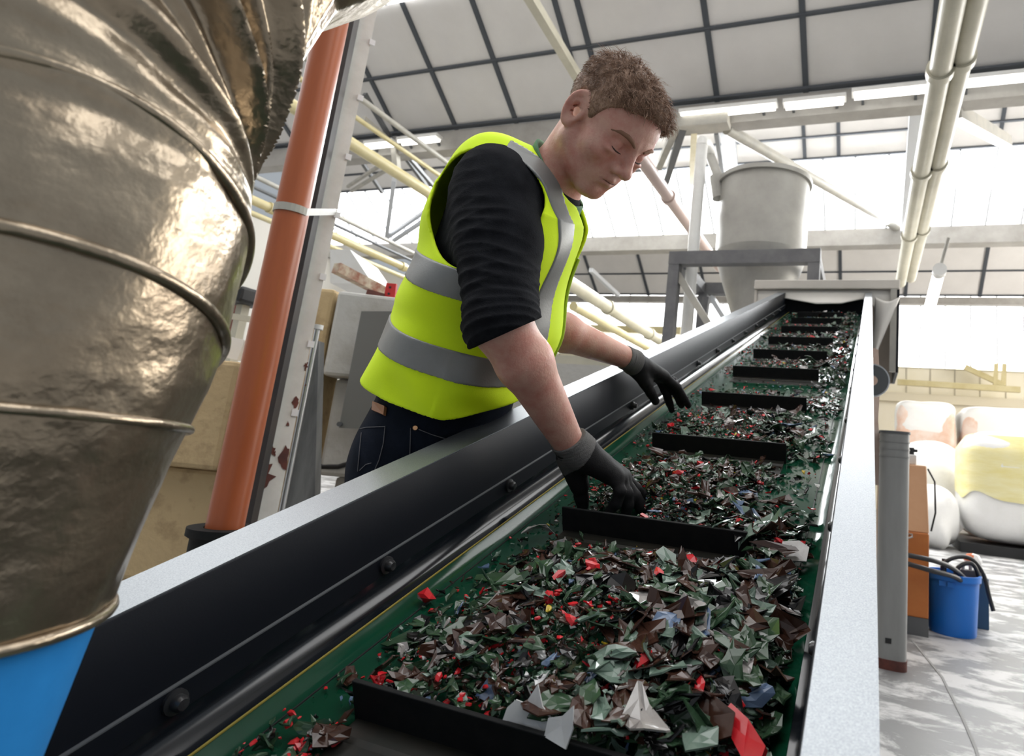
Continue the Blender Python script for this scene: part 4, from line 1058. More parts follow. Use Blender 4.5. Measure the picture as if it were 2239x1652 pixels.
def rib_z(th, z0, tilt): return z0 + tilt * math.sin(th)
def sl(u, v):
    th = -1.2 + 5.4 * u                     # 0 = right silhouette, pi/2 = facing the camera
    z = z_lo + (z_hi - z_lo) * v
    c = axis_at(min(z, zs_[-1])); c[2] = z
    r_ = np.interp(z, zs_, rs_) + (max(0, z - zs_[-1]) * .9) + fold_disp(th, z)
    if v < .012: r_ *= .985
    return c + r_ * (math.cos(th) * h1 + math.sin(th) * h2)
foil = mat('brownish foil', (.40, .33, .245), .28, .86, col2=(.25, .20, .145), scale=7, bump=.30, bscale=34)
mb = MB(); mb.grid(sl, 300, 240); mb.build('foil_skin', foil, sleeve, 60)
def rib(z0, tilt, r_, bulge=.004, th0=-.9, th1=3.2):
    pth = []
    for k in range(70):
        th = th0 + (th1 - th0) * k / 69; z = rib_z(th, z0, tilt)
        c = axis_at(np.clip(z, zs_[0], zs_[-1])); c[2] = z
        rr_ = np.interp(z, zs_, rs_) + bulge * .2
        pth.append(c + rr_ * (math.cos(th) * h1 + math.sin(th) * h2))
    return MB().tube(pth, r_, 10).build('wire_rib', foil, sleeve, 60)
def zat(y): return float(np.interp(y, ey[::-1], zs_[::-1]))
rib(zat(935) - .004, .010, .0034); rib(zat(790), .050, .0046); rib(zat(600), .078, .0042); rib(zat(1318), -.004, .004)
# blue spout below
yb0 = 1320
zt_ = zs_.min() + .03
def edge_r(x, y):
    r = ray(x, y); n2 = r[:2] / np.linalg.norm(r[:2]); t_ = ra @ n2
    return abs(ra[0] * n2[1] - ra[1] * n2[0]), ORG[2] + r[2] * t_ / np.linalg.norm(r[:2])
rt0, za = edge_r(218, 1345); rb0, zb_ = edge_r(95, 1652); sl_ = (rt0 - rb0) / (za - zb_)
c1 = V3(AX[0], AX[1], 0); zc_ = zb_ - .10; rc_ = max(.03, rb0 - sl_ * .10)
mb = MB(); mb.lathe([(.001, zt_), (rt0 + sl_ * (zt_ - za), zt_), (rc_, zc_), (.001, zc_ - .002)], c1, n=56, up=tuple(h1))
tag(mb.build('blue_spout', mat('sky blue plastic', (.03, .28, .72), .45, col2=(.025, .25, .66), scale=20, spec=.4), None, 40), 'sky blue plastic spout under the foil sleeve at the lower left', 'spout')
# ------------------------------------------------------------------ the man: signed distance shapes, meshed once each
def mesh_sdf(fn, lo, hi, h, B=8, slack=.012, newton=2):
    lo = np.asarray(lo, float); hi = np.asarray(hi, float)
    nb = np.ceil((hi - lo) / (h * B)).astype(int)
    I = np.stack(np.meshgrid(*[np.arange(n) for n in nb], indexing='ij'), -1).reshape(-1, 3)
    c = lo + (I + .5) * h * B
    I = I[np.abs(fn(c)) < h * B * .87 * 1.25 + slack]
    g = np.stack(np.meshgrid(*[np.arange(B + 1)] * 3, indexing='ij'), -1).reshape(-1, 3)
    vals = []
    for k in range(0, len(I), 1500):
        G = (I[k:k + 1500, None, :] * B + g[None])
        vals.append(fn((lo + G.reshape(-1, 3) * h)).reshape(-1, B + 1, B + 1, B + 1))
    V = np.concatenate(vals); neg = V < 0
    cnt = sum(neg[:, a:a + B, b:b + B, c_:c_ + B].astype(np.int8) for a in (0, 1) for b in (0, 1) for c_ in (0, 1))
    bi, ci, cj, ck = np.nonzero((cnt > 0) & (cnt < 8))
    gc = I[bi] * B + np.stack([ci, cj, ck], 1)
    D = (nb * B + 2).astype(np.int64)
    key = (gc[:, 0] * D[1] + gc[:, 1]) * D[2] + gc[:, 2]
    order = np.argsort(key); key = key[order]; gc = gc[order]; bi, ci, cj, ck = bi[order], ci[order], cj[order], ck[order]
    acc = np.zeros((len(gc), 3)); num = np.zeros(len(gc))
    cor = [(a, b, c_) for a in (0, 1) for b in (0, 1) for c_ in (0, 1)]
    cv = {q: V[bi, ci + q[0], cj + q[1], ck + q[2]] for q in cor}
    for q in cor:
        for ax in range(3):
            if q[ax] == 0:
                q2 = list(q); q2[ax] = 1; q2 = tuple(q2)
                v0, v1 = cv[q], cv[q2]; m_ = (v0 < 0) != (v1 < 0)
                t_ = np.where(m_, v0 / np.where(m_, v0 - v1, 1), 0)
                for a in range(3):
                    acc[:, a] += np.where(m_, q[a] + (t_ if a == ax else 0), 0)
                num += m_
    P = lo + (gc + acc / num[:, None]) * h
    faces = []
    for ax in range(3):
        e = [slice(0, B)] * 3; e2 = [slice(0, B)] * 3; e2[ax] = slice(1, B + 1)
        n0 = neg[(slice(None),) + tuple(e)]; n1 = neg[(slice(None),) + tuple(e2)]
        b2, i2, j2, k2 = np.nonzero(n0 != n1)
        G = I[b2] * B + np.stack([i2, j2, k2], 1); fl = n0[b2, i2, j2, k2]
        u_, v_ = [(1, 2), (2, 0), (0, 1)][ax]
        quad = []
        ok = np.ones(len(G), bool)
        for du, dv in ((-1, -1), (0, -1), (0, 0), (-1, 0)):
            C = G.copy(); C[:, u_] += du; C[:, v_] += dv
            kk = (C[:, 0] * D[1] + C[:, 1]) * D[2] + C[:, 2]
            ix = np.clip(np.searchsorted(key, kk), 0, len(key) - 1); ok &= (key[ix] == kk) & (C.min(1) >= 0); quad.append(ix)
        Q = np.stack(quad, 1); Q[~fl] = Q[~fl][:, ::-1]; faces.append(Q[ok])
    Fc = np.concatenate(faces)
    e = h * .35
    for _ in range(newton):
        d = fn(P); gr = np.stack([fn(P + V3(*(e * (a == b) for b in range(3)))) - d for a in range(3)], 1) / e
        gl = np.maximum((gr ** 2).sum(1), .15); st = -(d / gl)[:, None] * gr
        sl_n = np.linalg.norm(st, axis=1, keepdims=True); st *= np.minimum(1, h * .5 / np.maximum(sl_n, 1e-9)); P = P + st * .8
    return P, Fc
def np_mesh(name, P, Fc, mt, parent, smooth=180):
    me = bpy.data.meshes.new(name); me.vertices.add(len(P)); me.vertices.foreach_set('co', P.astype(np.float32).ravel())
    me.loops.add(Fc.size); me.loops.foreach_set('vertex_index', Fc.astype(np.int32).ravel())
    me.polygons.add(len(Fc)); me.polygons.foreach_set('loop_start', np.arange(0, Fc.size, Fc.shape[1], dtype=np.int32))
    me.polygons.foreach_set('use_smooth', np.ones(len(Fc), bool)); me.update(); me.validate(); me.materials.append(mt)
    o = bpy.data.objects.new(name, me); COL.objects.link(o)
    o.parent = parent; o.matrix_parent_inverse = Matrix.Translation(-Vector(world_loc(parent)))
    return o
def smin(a, b, k): h_ = np.maximum(k - np.abs(a - b), 0) / k; return np.minimum(a, b) - h_ * h_ * k * .25
def smax(a, b, k): return -smin(-a, -b, k)
def rcone(P, a, b, r1, r2):
    ba = b - a; l2 = ba @ ba; pa = P - a; t_ = np.clip(pa @ ba / l2, 0, 1)
    return np.linalg.norm(pa - t_[:, None] * ba, axis=1) - (r1 + (r2 - r1) * t_)
def ell(P, c, r):
    q = (P - np.asarray(c)) ; r = np.asarray(r, float); k0 = np.linalg.norm(q / r, axis=1); k1 = np.linalg.norm(q / (r * r), axis=1)
    return k0 * (k0 - 1) / np.maximum(k1, 1e-9)
def chain(P, pts, rs, k=.004):
    d = None
    for i in range(len(pts) - 1):
        e = rcone(P, pts[i], pts[i + 1], rs[i], rs[i + 1]); d = e if d is None else smin(d, e, k)
    return d
def near(P, c, R, fn):
    """evaluate fn only within R of c; farther away a distance to that ball is enough"""
    q = np.linalg.norm(P - c, axis=1); m_ = q < R; d = np.maximum(q - R, 0) + .03
    if m_.any(): d[m_] = fn(P[m_])
    return d
nz = np.random.default_rng(5)
NK = nz.normal(0, 1, (24, 3)); NK /= np.linalg.norm(NK, axis=1)[:, None]; NPH = nz.uniform(0, 6.28, 24)
def noise(P, f, n=8, o=0):
    return sum(np.sin(f * (1 + .37 * i / n) * (P @ NK[(i + o) % 24]) + NPH[(i + o) % 24] + 1.7 * np.sin(.6 * f * (P @ NK[(i + o + 7) % 24]))) for i in range(n)) / n

# ---- frames
f_ = V3(.92, .39, 0); f_ /= np.linalg.norm(f_); l_ = V3(-f_[1], f_[0], 0)
S0 = W(1013, 850, 1.33); S1 = W(1122, 450, 1.28)
ax_ = (S1 - S0) / np.linalg.norm(S1 - S0)
ff = f_ - ax_ * (f_ @ ax_); ff /= np.linalg.norm(ff); ll = np.cross(ax_, ff)
LS = float(np.linalg.norm(S1 - S0))
def tl(P): q = P - S0; return q @ ff, q @ ll, q @ ax_
HM = np.column_stack([V3(.584, -.0907, -.8066), V3(.2699, .9589, .0876), V3(.7655, -.2689, .5845)]); HT = V3(-.4938, .9966, 1.6025)
shR = W(1085, 395, 1.175); elR = W(1098, 712, 1.05); wrR = W(1246, 972, 1.155)
shL = V3(-.775, 1.25, 1.46); wrL = W(1372, 783, 1.70); elL = W(1168, 700, 1.50)
nk0 = V3(-.655, 1.055, 1.475); nk1 = HT + HM @ V3(-.028, 0, -.045)
px = W
HAND_R = dict(
    pinky=[px(1345, 1043, 1.168), px(1356, 1073, 1.160), px(1347, 1100, 1.165), px(1333, 1117, 1.172)],
    ring=[px(1353, 1046, 1.186), px(1370, 1078, 1.178), px(1373, 1103, 1.182), px(1369, 1124, 1.188)],
    middle=[px(1359, 1046, 1.205), px(1387, 1083, 1.202), px(1403, 1108, 1.206), px(1416, 1128, 1.212)],
    index=[px(1362, 1042, 1.224), px(1389, 1068, 1.236), px(1404, 1084, 1.243), px(1416, 1098, 1.25)],
    thumb=[px(1256, 1026, 1.19), px(1267, 1064, 1.205), px(1271, 1085, 1.212), px(1274, 1103, 1.217)], wrist=wrR, thenar=[px(1243, 1002, 1.172), px(1266, 1056, 1.20)])
HAND_L = dict(
    index=[px(1452, 822, 1.815), px(1481, 846, 1.835), px(1497, 872, 1.865), px(1511, 894, 1.90)],
    middle=[px(1449, 822, 1.836), px(1474, 852, 1.86), px(1487, 878, 1.888), px(1497, 897, 1.915)],
    ring=[px(1445, 824, 1.856), px(1458, 858, 1.873), px(1464, 880, 1.890), px(1469, 896, 1.905)],
    pinky=[px(1440, 826, 1.874), px(1452, 852, 1.89), px(1459, 870, 1.90), px(1463, 884, 1.91)],
    thumb=[px(1396, 812, 1.735), px(1411, 838, 1.75), px(1423, 858, 1.77), px(1433, 876, 1.79)], wrist=wrL, thenar=[px(1385, 800, 1.725), px(1414, 836, 1.765)])
def hand_sdf(P, H, g=0.):
    c = (H['wrist'] + H['middle'][1]) / 2
    def fn(P):
        d = None
        for nm, r0, w_ in (('index', .0135, .021), ('middle', .0135, .02), ('ring', .013, .02), ('pinky', .0125, .021)):
            e = rcone(P, H['wrist'] + .18 * (H[nm][0] - H['wrist']), H[nm][0], w_ + .002, r0 + .0015); d = e if d is None else smin(d, e, .016)
        d = smin(d, rcone(P, H['thenar'][0], H['thenar'][1], .0215, .017), .018)
        R = dict(index=(.0122, .0108, .0098, .0084), middle=(.0124, .0112, .01, .0086), ring=(.012, .0106, .0096, .0082), pinky=(.0112, .0096, .0088, .0076), thumb=(.0165, .0138, .0128, .0108))
        for nm in R:
            e = chain(P, H[nm], R[nm], .004); d = smin(d, e, .006 if nm != 'thumb' else .010)
        return d - g
    return near(P, c, .19, fn)

# ---- skin
def head_local(p):
    x, y, z = p[:, 0], np.abs(p[:, 1]), p[:, 2]; q = np.stack([x, y, z], 1)
    d = ell(p, (-.014, 0, .042), (.098, .078, .080))
    d = smin(d, ell(p, (.036, 0, .045), (.060, .064, .058)), .03)
    d = smin(d, ell(p, (.043, 0, -.022), (.053, .058, .074)), .03)
    d = smin(d, rcone(q, V3(.0, .053, -.046), V3(.070, .016, -.088), .020, .017), .03)
    d = smin(d, ell(p, (.079, 0, -.089), (.017, .021, .015)), .018)
    d = smin(d, ell(q, (.054, .046, -.014), (.028, .020, .020)), .024)
    d = smin(d, ell(p, (.073, 0, -.046), (.030, .033, .030)), .022)
    # eyes
    d = smax(d, -ell(q, (.104, .033, .019), (.025, .022, .0155)), .014)
    d = smin(d, rcone(q, V3(.087, .010, .038), V3(.071, .048, .037), .0115, .009), .012)
    d = smin(d, ell(q, (.0765, .0335, .0175), (.0135, .0155, .0125)), .004)
    lid = np.abs(z - (.0118 + .10 * (x - .09))) - .0009
    d = smax(d, -np.maximum(lid, ell(q, (.090, .0335, .012), (.012, .0145, .006))), .0015)
    # nose
    d = smin(d, rcone(q, V3(.090, 0, .031), V3(.1135, 0, -.009), .0075, .0102), .011)
    d = smin(d, ell(p, (.1155, 0, -.0135), (.0125, .0135, .0115)), .008)
    d = smin(d, ell(q, (.1025, .0145, -.0175), (.0125, .0080, .0090)), .006)
    d = smax(d, -ell(q, (.1085, .0072, -.0255), (.0065, .0038, .004)), .003)
    # mouth
    d = smin(d, rcone(q, V3(.1035, 0, -.0425), V3(.0905, .0215, -.048), .0050, .003), .006)
    d = smin(d, rcone(q, V3(.1005, 0, -.0545), V3(.0900, .019, -.0525), .0062, .003), .006)
    d = smax(d, -rcone(q, V3(.1085, 0, -.0485), V3(.0915, .0255, -.0495), .0016, .0012), .003)
    d = smax(d, -ell(p, (.1035, 0, -.0665), (.0055, .018, .005)), .01)
    d = smin(d, ell(q, (.086, .038, .004), (.006, .014, .004)), .010)
    # ears
    e0 = V3(-.012, .0775, .004); oa = math.radians(24)
    ex, ez = V3(math.cos(oa), -math.sin(oa), 0), V3(-.16, .06, .985); ez = ez / np.linalg.norm(ez); ey = np.cross(ez, ex)
    r_ = q - e0; u = np.stack([r_ @ ex, r_ @ ey, r_ @ ez], 1)
    w_ = .021 + .004 * np.clip(u[:, 2] / .03, -1, 1)
    rad = np.sqrt((u[:, 0] / w_) ** 2 + (u[:, 2] / .0345) ** 2)
    disk = np.maximum((rad - 1) * .020, np.abs(u[:, 1]) - .0035)
    rim = np.sqrt(((rad - .90) * .021) ** 2 + (u[:, 1] - .002) ** 2) - .0042
    disk = smax(disk, -ell(u, (.002, .0070, .0), (.0165, .0092, .028)), .002)
    ear = smin(disk, rim, .003)
    ear = smin(ear, np.sqrt(((np.sqrt((u[:, 0] / .0125) ** 2 + ((u[:, 2] + .002) / .02) ** 2) - .9) * .013) ** 2 + (u[:, 1] - .001) ** 2) - .0026, .002)
    ear = smax(ear, -ell(u, (.006, .003, -.005), (.0078, .010, .0105)), .002)
    ear = smin(ear, ell(u, (.016, .001, -.006), (.0055, .0045, .0075)), .004)
    ear = smin(ear, ell(u, (.006, .0, -.030), (.0085, .0045, .0085)), .006)
    d = smin(d, ear, .006)
    return d
def head_sdf(P): return near(P, HT, .17, lambda q: head_local((q - HT) @ HM))
def torso_core(P, g=0.):
    x, y, s = tl(P)
    a = np.interp(s, [-.35, -.1, .1, .3, LS, LS + .12], [.115, .115, .118, .125, .115, .07]); b = np.interp(s, [-.35, -.1, .1, .3, LS, LS + .12], [.165, .165, .16, .18, .185, .12])
    k = np.sqrt((x / a) ** 2 + (y / b) ** 2); d = (k - 1) * np.minimum(a, b)
    d = smax(d, np.maximum(-.12 - s, s - (LS + .10)), .08)
    d = smin(d, rcone(P, shR + V3(-.02, .03, .03), nk0, .05, .06), .05); d = smin(d, rcone(P, shL, nk0, .055, .06), .05)
    return d - g
hipc = W(930, 955, 1.345)
def leg_pts(sg):
    h_ = hipc + l_ * .095 * sg - V3(0, 0, .06); kn = h_ + f_ * .05 + V3(0, 0, -.40); an = kn - f_ * .06 + V3(0, 0, 0); an[2] = .10
    return [h_, kn, an]
def pelvis(P, g=0.):
    q = P - hipc; u = np.stack([q @ f_, q @ l_, q[:, 2]], 1)
    d = ell(u, (.002, 0, -.02), (.097, .172, .15))
    d = smin(d, ell(np.stack([u[:, 0], np.abs(u[:, 1]), u[:, 2]], 1), (-.034, .075, -.075), (.080, .085, .10)), .05)
    for sg in (-1, 1):
        L_ = leg_pts(sg); d = smin(d, chain(P, L_, [.092, .064, .05], .02), .04)
    return d - g
def arm_skin(P, g=0.):
    d = chain(P, [shR, elR], [.058, .046], .02)
    m_ = elR + (wrR - elR) * .28 + V3(.006, -.004, 0)
    d = smin(d, chain(P, [elR, m_, wrR], [.044, .0475, .0285], .02), .03)
    m2 = elL + (wrL - elL) * .28
    d = smin(d, smin(chain(P, [shL, elL], [.058, .045], .02), chain(P, [elL, m2, wrL], [.044, .048, .030], .02), .03), .01)
    return d - g
def body_sdf(P):
    d = head_sdf(P)
    d = smin(d, rcone(P, nk0, nk1, .060, .056), .03)
    d = smin(d, torso_core(P, -.012), .05)
    d = smin(d, pelvis(P, -.014), .03)
    d = smin(d, arm_skin(P), .02)
    d = smin(d, hand_sdf(P, HAND_R, -.0015), .012); d = smin(d, hand_sdf(P, HAND_L, -.0015), .012)
    for sg in (-1, 1):
        a = leg_pts(sg)[2]; d = smin(d, rcone(P, a - V3(0, 0, .045), a + f_ * .16 - V3(0, 0, .06), .036, .028), .03)
    return d
skin = mat('skin', (.66, .38, .30), .46, col2=(.55, .225, .175), scale=20, spec=.4, bump=.10, bscale=240, thr=(.40, .68), sss=.15)
man = thing('person', 'man in yellow high visibility vest, dark jumper and grey gloves, leaning over the belt', 'person', (hipc[0], hipc[1], 0))
P_, F_ = mesh_sdf(body_sdf, (-1.2, .72, -.0), (-.25, 2.02, 1.82), .0034)
body = np_mesh('body', P_, F_, skin, man)
# ---- hair: a cap of short locks over the scalp
def hairline(x, y):      # lowest z that carries hair, for head coordinates
    return np.interp(x, [-.12, -.085, -.045, -.030, -.012, .018, .028, .046, .060, .078, .10], [-.052, -.050, -.030, .030, .040, .012, .016, .058, .070, .083, .105])
def hair_sdf(P):
    def fn(q):
        p = (q - HT) @ HM
        x, y, z = p[:, 0], p[:, 1], p[:, 2]
        d = ell(p, (-.014, 0, .042), (.098, .078, .080)); d = smin(d, ell(p, (.036, 0, .045), (.060, .064, .058)), .03)
        th = .0035 + .0055 * np.clip((z - .05) / .05, 0, 1) + .006 * np.clip((x - .03) / .04, 0, 1) * np.clip((z - .06) / .03, 0, 1)
        d = d - th - .0034 * noise(p, 210, 6) * np.clip((z - .03) / .05, .2, 1) - .0036 * noise(p, 105, 6, 9) * np.clip((z - .05) / .04, .15, 1)
        hl = hairline(x, y) + .004 * noise(p, 160, 4, 3)
        d = smax(d, (hl - z) * .8, .006)
        ear = np.linalg.norm((np.stack([x, np.abs(y), z], 1) - V3(-.012, .088, .004)) / V3(1, 1, 1.35), axis=1) - .029
        return smax(d, -ear, .006)
    return near(P, HT + HM @ V3(0, 0, .05), .17, fn)
hairm = mat('brown hair', (.18, .095, .055), .45, col2=(.38, .235, .155), scale=60, spec=.4, bump=.5, bscale=330, stretch=(1, 1, .35))
P_, F_ = mesh_sdf(hair_sdf, HT - .18, HT + .20, .0026)
hair = np_mesh('hair', P_, F_, hairm, man)
# loose strands on top of the cap, kept in the same mesh
hv = P_; hn = np.zeros_like(hv); tri = hv[F_]; fnrm = np.cross(tri[:, 2] - tri[:, 0], tri[:, 3] - tri[:, 1])
for k in range(4): np.add.at(hn, F_[:, k], fnrm)
hn /= np.maximum(np.linalg.norm(hn, axis=1, keepdims=True), 1e-12)
hl_ = (hv - HT) @ HM
outw = np.einsum('ij,ij->i', hn, (hv - (HT + HM @ V3(0, 0, .04)))) > 0
okv = np.nonzero(outw & (hl_[:, 2] > hairline(hl_[:, 0], 0) + .002))[0]
sr = np.random.default_rng(12); sel = sr.choice(okv, 5200)
mb = MB()
for i in sel:
    p = hv[i]; n_ = hn[i]; lp_ = hl_[i]
    top = np.clip((lp_[2] - .05) / .05, 0, 1)
    L_ = (.005 + .019 * top) * sr.uniform(.5, 1.4)
    comb = HM @ (V3(.9, 0, -.15) if lp_[0] > .0 else V3(.1, 0, -.9)) + sr.normal(0, .35, 3)
    comb = comb - n_ * (comb @ n_); comb /= np.linalg.norm(comb)
    side_ = np.cross(comb, n_) * .0006
    a = p - n_ * .001; m_ = p + n_ * L_ * .32 + comb * L_ * .5; e = p + n_ * L_ * sr.uniform(.15, .55) + comb * L_
    mb.add([a - side_, a + side_, m_ + side_ * .8, m_ - side_ * .8, e, m_ + n_ * .0005], [(0, 1, 2, 3), (3, 2, 4), (0, 3, 5), (1, 5, 2), (3, 4, 5), (2, 5, 4)])
me_s = mesh_obj('strand_tmp', mb.v, mb.f, hairm)
bpy.context.view_layer.objects.active = hair
import bmesh
bm = bmesh.new(); bm.from_mesh(hair.data); bm.from_mesh(me_s.data); bm.to_mesh(hair.data); bm.free()
bpy.data.objects.remove(me_s)
def H(x, y, z): return HT + HM @ V3(x, y, z)
def project(P, fn, off=0., it=6):
    P = np.array(P, float)
    for _ in range(it):
        d = fn(P) - off; e = .0005
        g = np.stack([fn(P + V3(*(e * (a == b) for b in range(3)))) - off - d for a in range(3)], 1) / e
        P = P - (d / np.maximum((g ** 2).sum(1), .2))[:, None] * g
    return P
browm = mat('eyebrow hair', (.26, .135, .085), .8)
for sg in (-1, 1):
    pts = project([H(.095, sg * .012, .0365), H(.094, sg * .022, .0405), H(.088, sg * .034, .0425), H(.078, sg * .046, .0395), H(.07, sg * .053, .034)], body_sdf, .0004)
    MB().tube(list(pts), [.0028, .0042, .0044, .0034, .0012], 8).build('eyebrow', browm, man, 60)
    pts = project([H(.095, sg * .021, .0105), H(.096, sg * .028, .0100), H(.096, sg * .035, .0100), H(.092, sg * .042, .0108), H(.088, sg * .047, .0122)], body_sdf, .0003)
    MB().tube(list(pts), [.0006, .0012, .0014, .0012, .0006], 8).build('eyelashes', mat('lashes', (.05, .03, .022), .7) if sg < 0 else bpy.data.materials['lashes'], man, 60)
pts = project([H(.094, -.0225, -.0488), H(.103, -.012, -.0487), H(.108, 0, -.0485), H(.103, .012, -.0487), H(.094, .0225, -.0488)], body_sdf, -.0002)
MB().tube(list(pts), [.0006, .0013, .0014, .0013, .0006], 8).build('lip_line', mat('mouth line', (.17, .05, .045), .6), man, 60)

# ---- jeans, jumper, shirt collar
denim = mat('dark denim', (.004, .006, .011), .85, col2=(.010, .014, .024), scale=14, bump=.12, bscale=700, spec=.08)
WAIST = S0 + ax_ * -.015
def jeans_sdf(P):
    d = pelvis(P, .004) + .003 * noise(P, 45, 6, 2)
    d = smin(d, torso_core(P + ff * .022, .016), .05)
    d = np.maximum(d, (P - WAIST) @ ax_ - .0)
    d = np.maximum(d, .085 - P[:, 2])
    return d
WAIST = WAIST + ax_ * .05
P_, F_ = mesh_sdf(jeans_sdf, (-1.25, .75, .05), (-.55, 1.5, 1.2), .006)
jeans = np_mesh('jeans', P_, F_, denim, man)
def on_body(x, y, fn, d0=1.0, off=0.):
    r = ray(x, y); r_n = r / np.linalg.norm(r); p = ORG + r * d0; 
    for _ in range(160):
        d = float(fn(p[None])[0]) - off
        if d < .0002: return p
        if (p - ORG) @ FW > 1.75: return None
        p = p + r_n * max(d * .7, .0002)
    return p if d < .004 else None
for sx_ in range(0, 70, 6):
    lp_ = [on_body(x + sx_, y + sx_ * .42, jeans_sdf, 1.0, .004) for x, y in ((804, 872), (830, 883), (828, 902), (802, 891))]
    if all(p is not None for p in lp_): break
cpt = np.mean(lp_, 0); 
mb = MB(); nrm = np.cross(lp_[1] - lp_[0], lp_[3] - lp_[0]); nrm /= np.linalg.norm(nrm); nrm = nrm * (-1. if nrm @ (ORG - cpt) < 0 else 1.)
mb.prism([p - nrm * .004 for p in lp_], nrm * .006); o = mb.build('leather_patch', mat('tan leather', (.36, .15, .06), .6), jeans); o['label'] = 'tan leather waistband patch'
p = on_body(908, 935, jeans_sdf); n_ = ORG - p; n_ /= np.linalg.norm(n_)
MB().lathe([(.0001, .003), (.004, .003), (.005, .001), (.005, -.002)], p, n_, n=14).build('rivet', mat('copper rivet', (.75, .42, .22), .3, .8), jeans, 40)
stitch = mat('denim stitching', (.10, .10, .11), .8)
for pl_ in ([(782, 938), (800, 934), (842, 932)], [(842, 932), (838, 970), (829, 1005), (818, 1030)], [(790, 945), (786, 985), (782, 1030)], [(786, 1028), (800, 1015), (812, 1012)], [(898, 935), (897, 965), (896, 995)], [(915, 938), (945, 950), (985, 962)]):
    pts = []
    for (xa_, ya_), (xb_, yb_) in zip(pl_[:-1], pl_[1:]):
        for t_ in np.linspace(0, 1, 5): pts.append(on_body(xa_ + (xb_ - xa_) * t_, ya_ + (yb_ - ya_) * t_, jeans_sdf, 1.0, .0008))
    pts = [p for p in pts if p is not None]; pts = [p for i, p in enumerate(pts) if i == 0 or np.linalg.norm(p - pts[i - 1]) > .001]
    if len(pts) < 3: continue
    MB().tube(pts, .0009, 5).build('seam', stitch, jeans)
wool = mat('black jumper knit', (.006, .0065, .0085), .9, col2=(.013, .014, .017), scale=30, bump=.2, bscale=420, spec=.10)
def sleeve_fold(P, a, b, r, amp):
    ba = b - a; L_ = np.linalg.norm(ba); t_ = (P - a) @ (ba / L_)
    n1_, s1, u1 = basis(ba); ang = np.arctan2((P - a) @ s1, (P - a) @ u1)
    bunch = np.clip((t_ - .62 * L_) / (.4 * L_), 0, 1)
    n1 = noise(P, 30, 6, 3); n2 = noise(P, 34, 6, 11); mk1 = np.clip(.45 + 1.5 * noise(P, 17, 5, 8), 0, 1); mk2 = np.clip(.45 + 1.5 * noise(P, 17, 5, 15), 0, 1)
    w1 = 1 - 1.6 * np.abs(np.sin(.5 * (235 * t_ + 3.4 * np.sin(ang - .9) + 4.2 * n1))) ** .75
    w2 = 1 - 1.6 * np.abs(np.sin(.5 * (190 * t_ - 4.4 * np.sin(ang + .4) + 4.6 * n2))) ** .75
    ring = 1 - 1.7 * np.abs(np.sin(.5 * (390 * t_ + 2.4 * np.sin(ang + 1) + 4.0 * n1))) ** .8
    return amp * ((w1 * mk1 + w2 * mk2) * (1 - .8 * bunch) + 1.15 * ring * bunch * (.4 + .6 * mk2)) + .002 * np.sin(2 * ang + 22 * t_)
cut_a = W(1042, 757, 1.03); cut_b = W(1166, 702, 1.03)
def jumper_sdf(P):
    d = torso_core(P, .002)
    d = smin(d, rcone(P, nk0 - ax_ * .02, nk0 + (nk1 - nk0) * .22, .068, .064), .03)
    el2 = elR + (wrR - elR) * .10
    d0 = chain(P, [shR + V3(-.006, 0.004, -.018), shR + (elR - shR) * .45, elR, el2], [.078, .075, .064, .058], .02) - sleeve_fold(P, shR, el2, .07, .0021)
    cutn = (wrR - elR) / np.linalg.norm(wrR - elR); cc = (cut_a + cut_b) / 2
    cn = np.cross(cut_b - cut_a, FW); cn /= np.linalg.norm(cn); cn *= np.sign(cn @ cutn); cn = cn * .8 + cutn * .2; cn /= np.linalg.norm(cn)
    d0 = smax(d0, (P - cc) @ cn, .004)
    d = smin(d, d0, .03)
    d2 = chain(P, [shL, elL, elL + (wrL - elL) * .16], [.082, .066, .060], .02) - sleeve_fold(P, shL, elL, .07, .002)
    cl = (wrL - elL) / np.linalg.norm(wrL - elL); d2 = smax(d2, (P - (elL + (wrL - elL) * .13)) @ cl, .004)
    d = smin(d, d2, .03)
    d = np.maximum(d, -((P - (S0 + ax_ * .02)) @ ax_))
    # neck opening
    return smax(d, -rcone(P, nk0 - (nk1 - nk0) * .1, nk1 + (nk1 - nk0), .0615, .059), .004)
P_, F_ = mesh_sdf(jumper_sdf, (-1.1, .72, 1.0), (-.42, 1.62, 1.68), .0032)
np_mesh('jumper', P_, F_, wool, man)
# collar of the shirt under the jumper: green, open at the front
colm = mat('green shirt collar', (.07, .18, .09), .8, col2=(.10, .22, .12), scale=20, bump=.1, bscale=500)
nd_ = (nk1 - nk0) / np.linalg.norm(nk1 - nk0)
def collar_sdf(P):
    q = P - nk0; t_ = q @ nd_; fr_ = q @ ff
    r_ = np.linalg.norm(q - t_[:, None] * nd_, axis=1)
    R = .0700 + .014 * np.clip((.075 - t_) / .06, 0, 1.4)
    d = np.abs(r_ - R) - .0035
    hi_ = .098 - .034 * np.clip(fr_ / .06, -1, 1.2)
    lo_ = .012 - .055 * np.clip(fr_ / .06, 0, 1.2)
    d = smax(d, np.maximum(t_ - hi_, lo_ - t_), .003)
    gap = np.abs(q @ ll) - .006 - .018 * np.clip((hi_ - t_) / .05, 0, 1)
    return np.where(fr_ > 0, smax(d, -gap, .003), d)
P_, F_ = mesh_sdf(collar_sdf, nk0 - .13, nk0 + .17, .003)
np_mesh('shirt_collar', P_, F_, colm, man)
cm2 = mat('dark collar edge', (.03, .036, .032), .85)

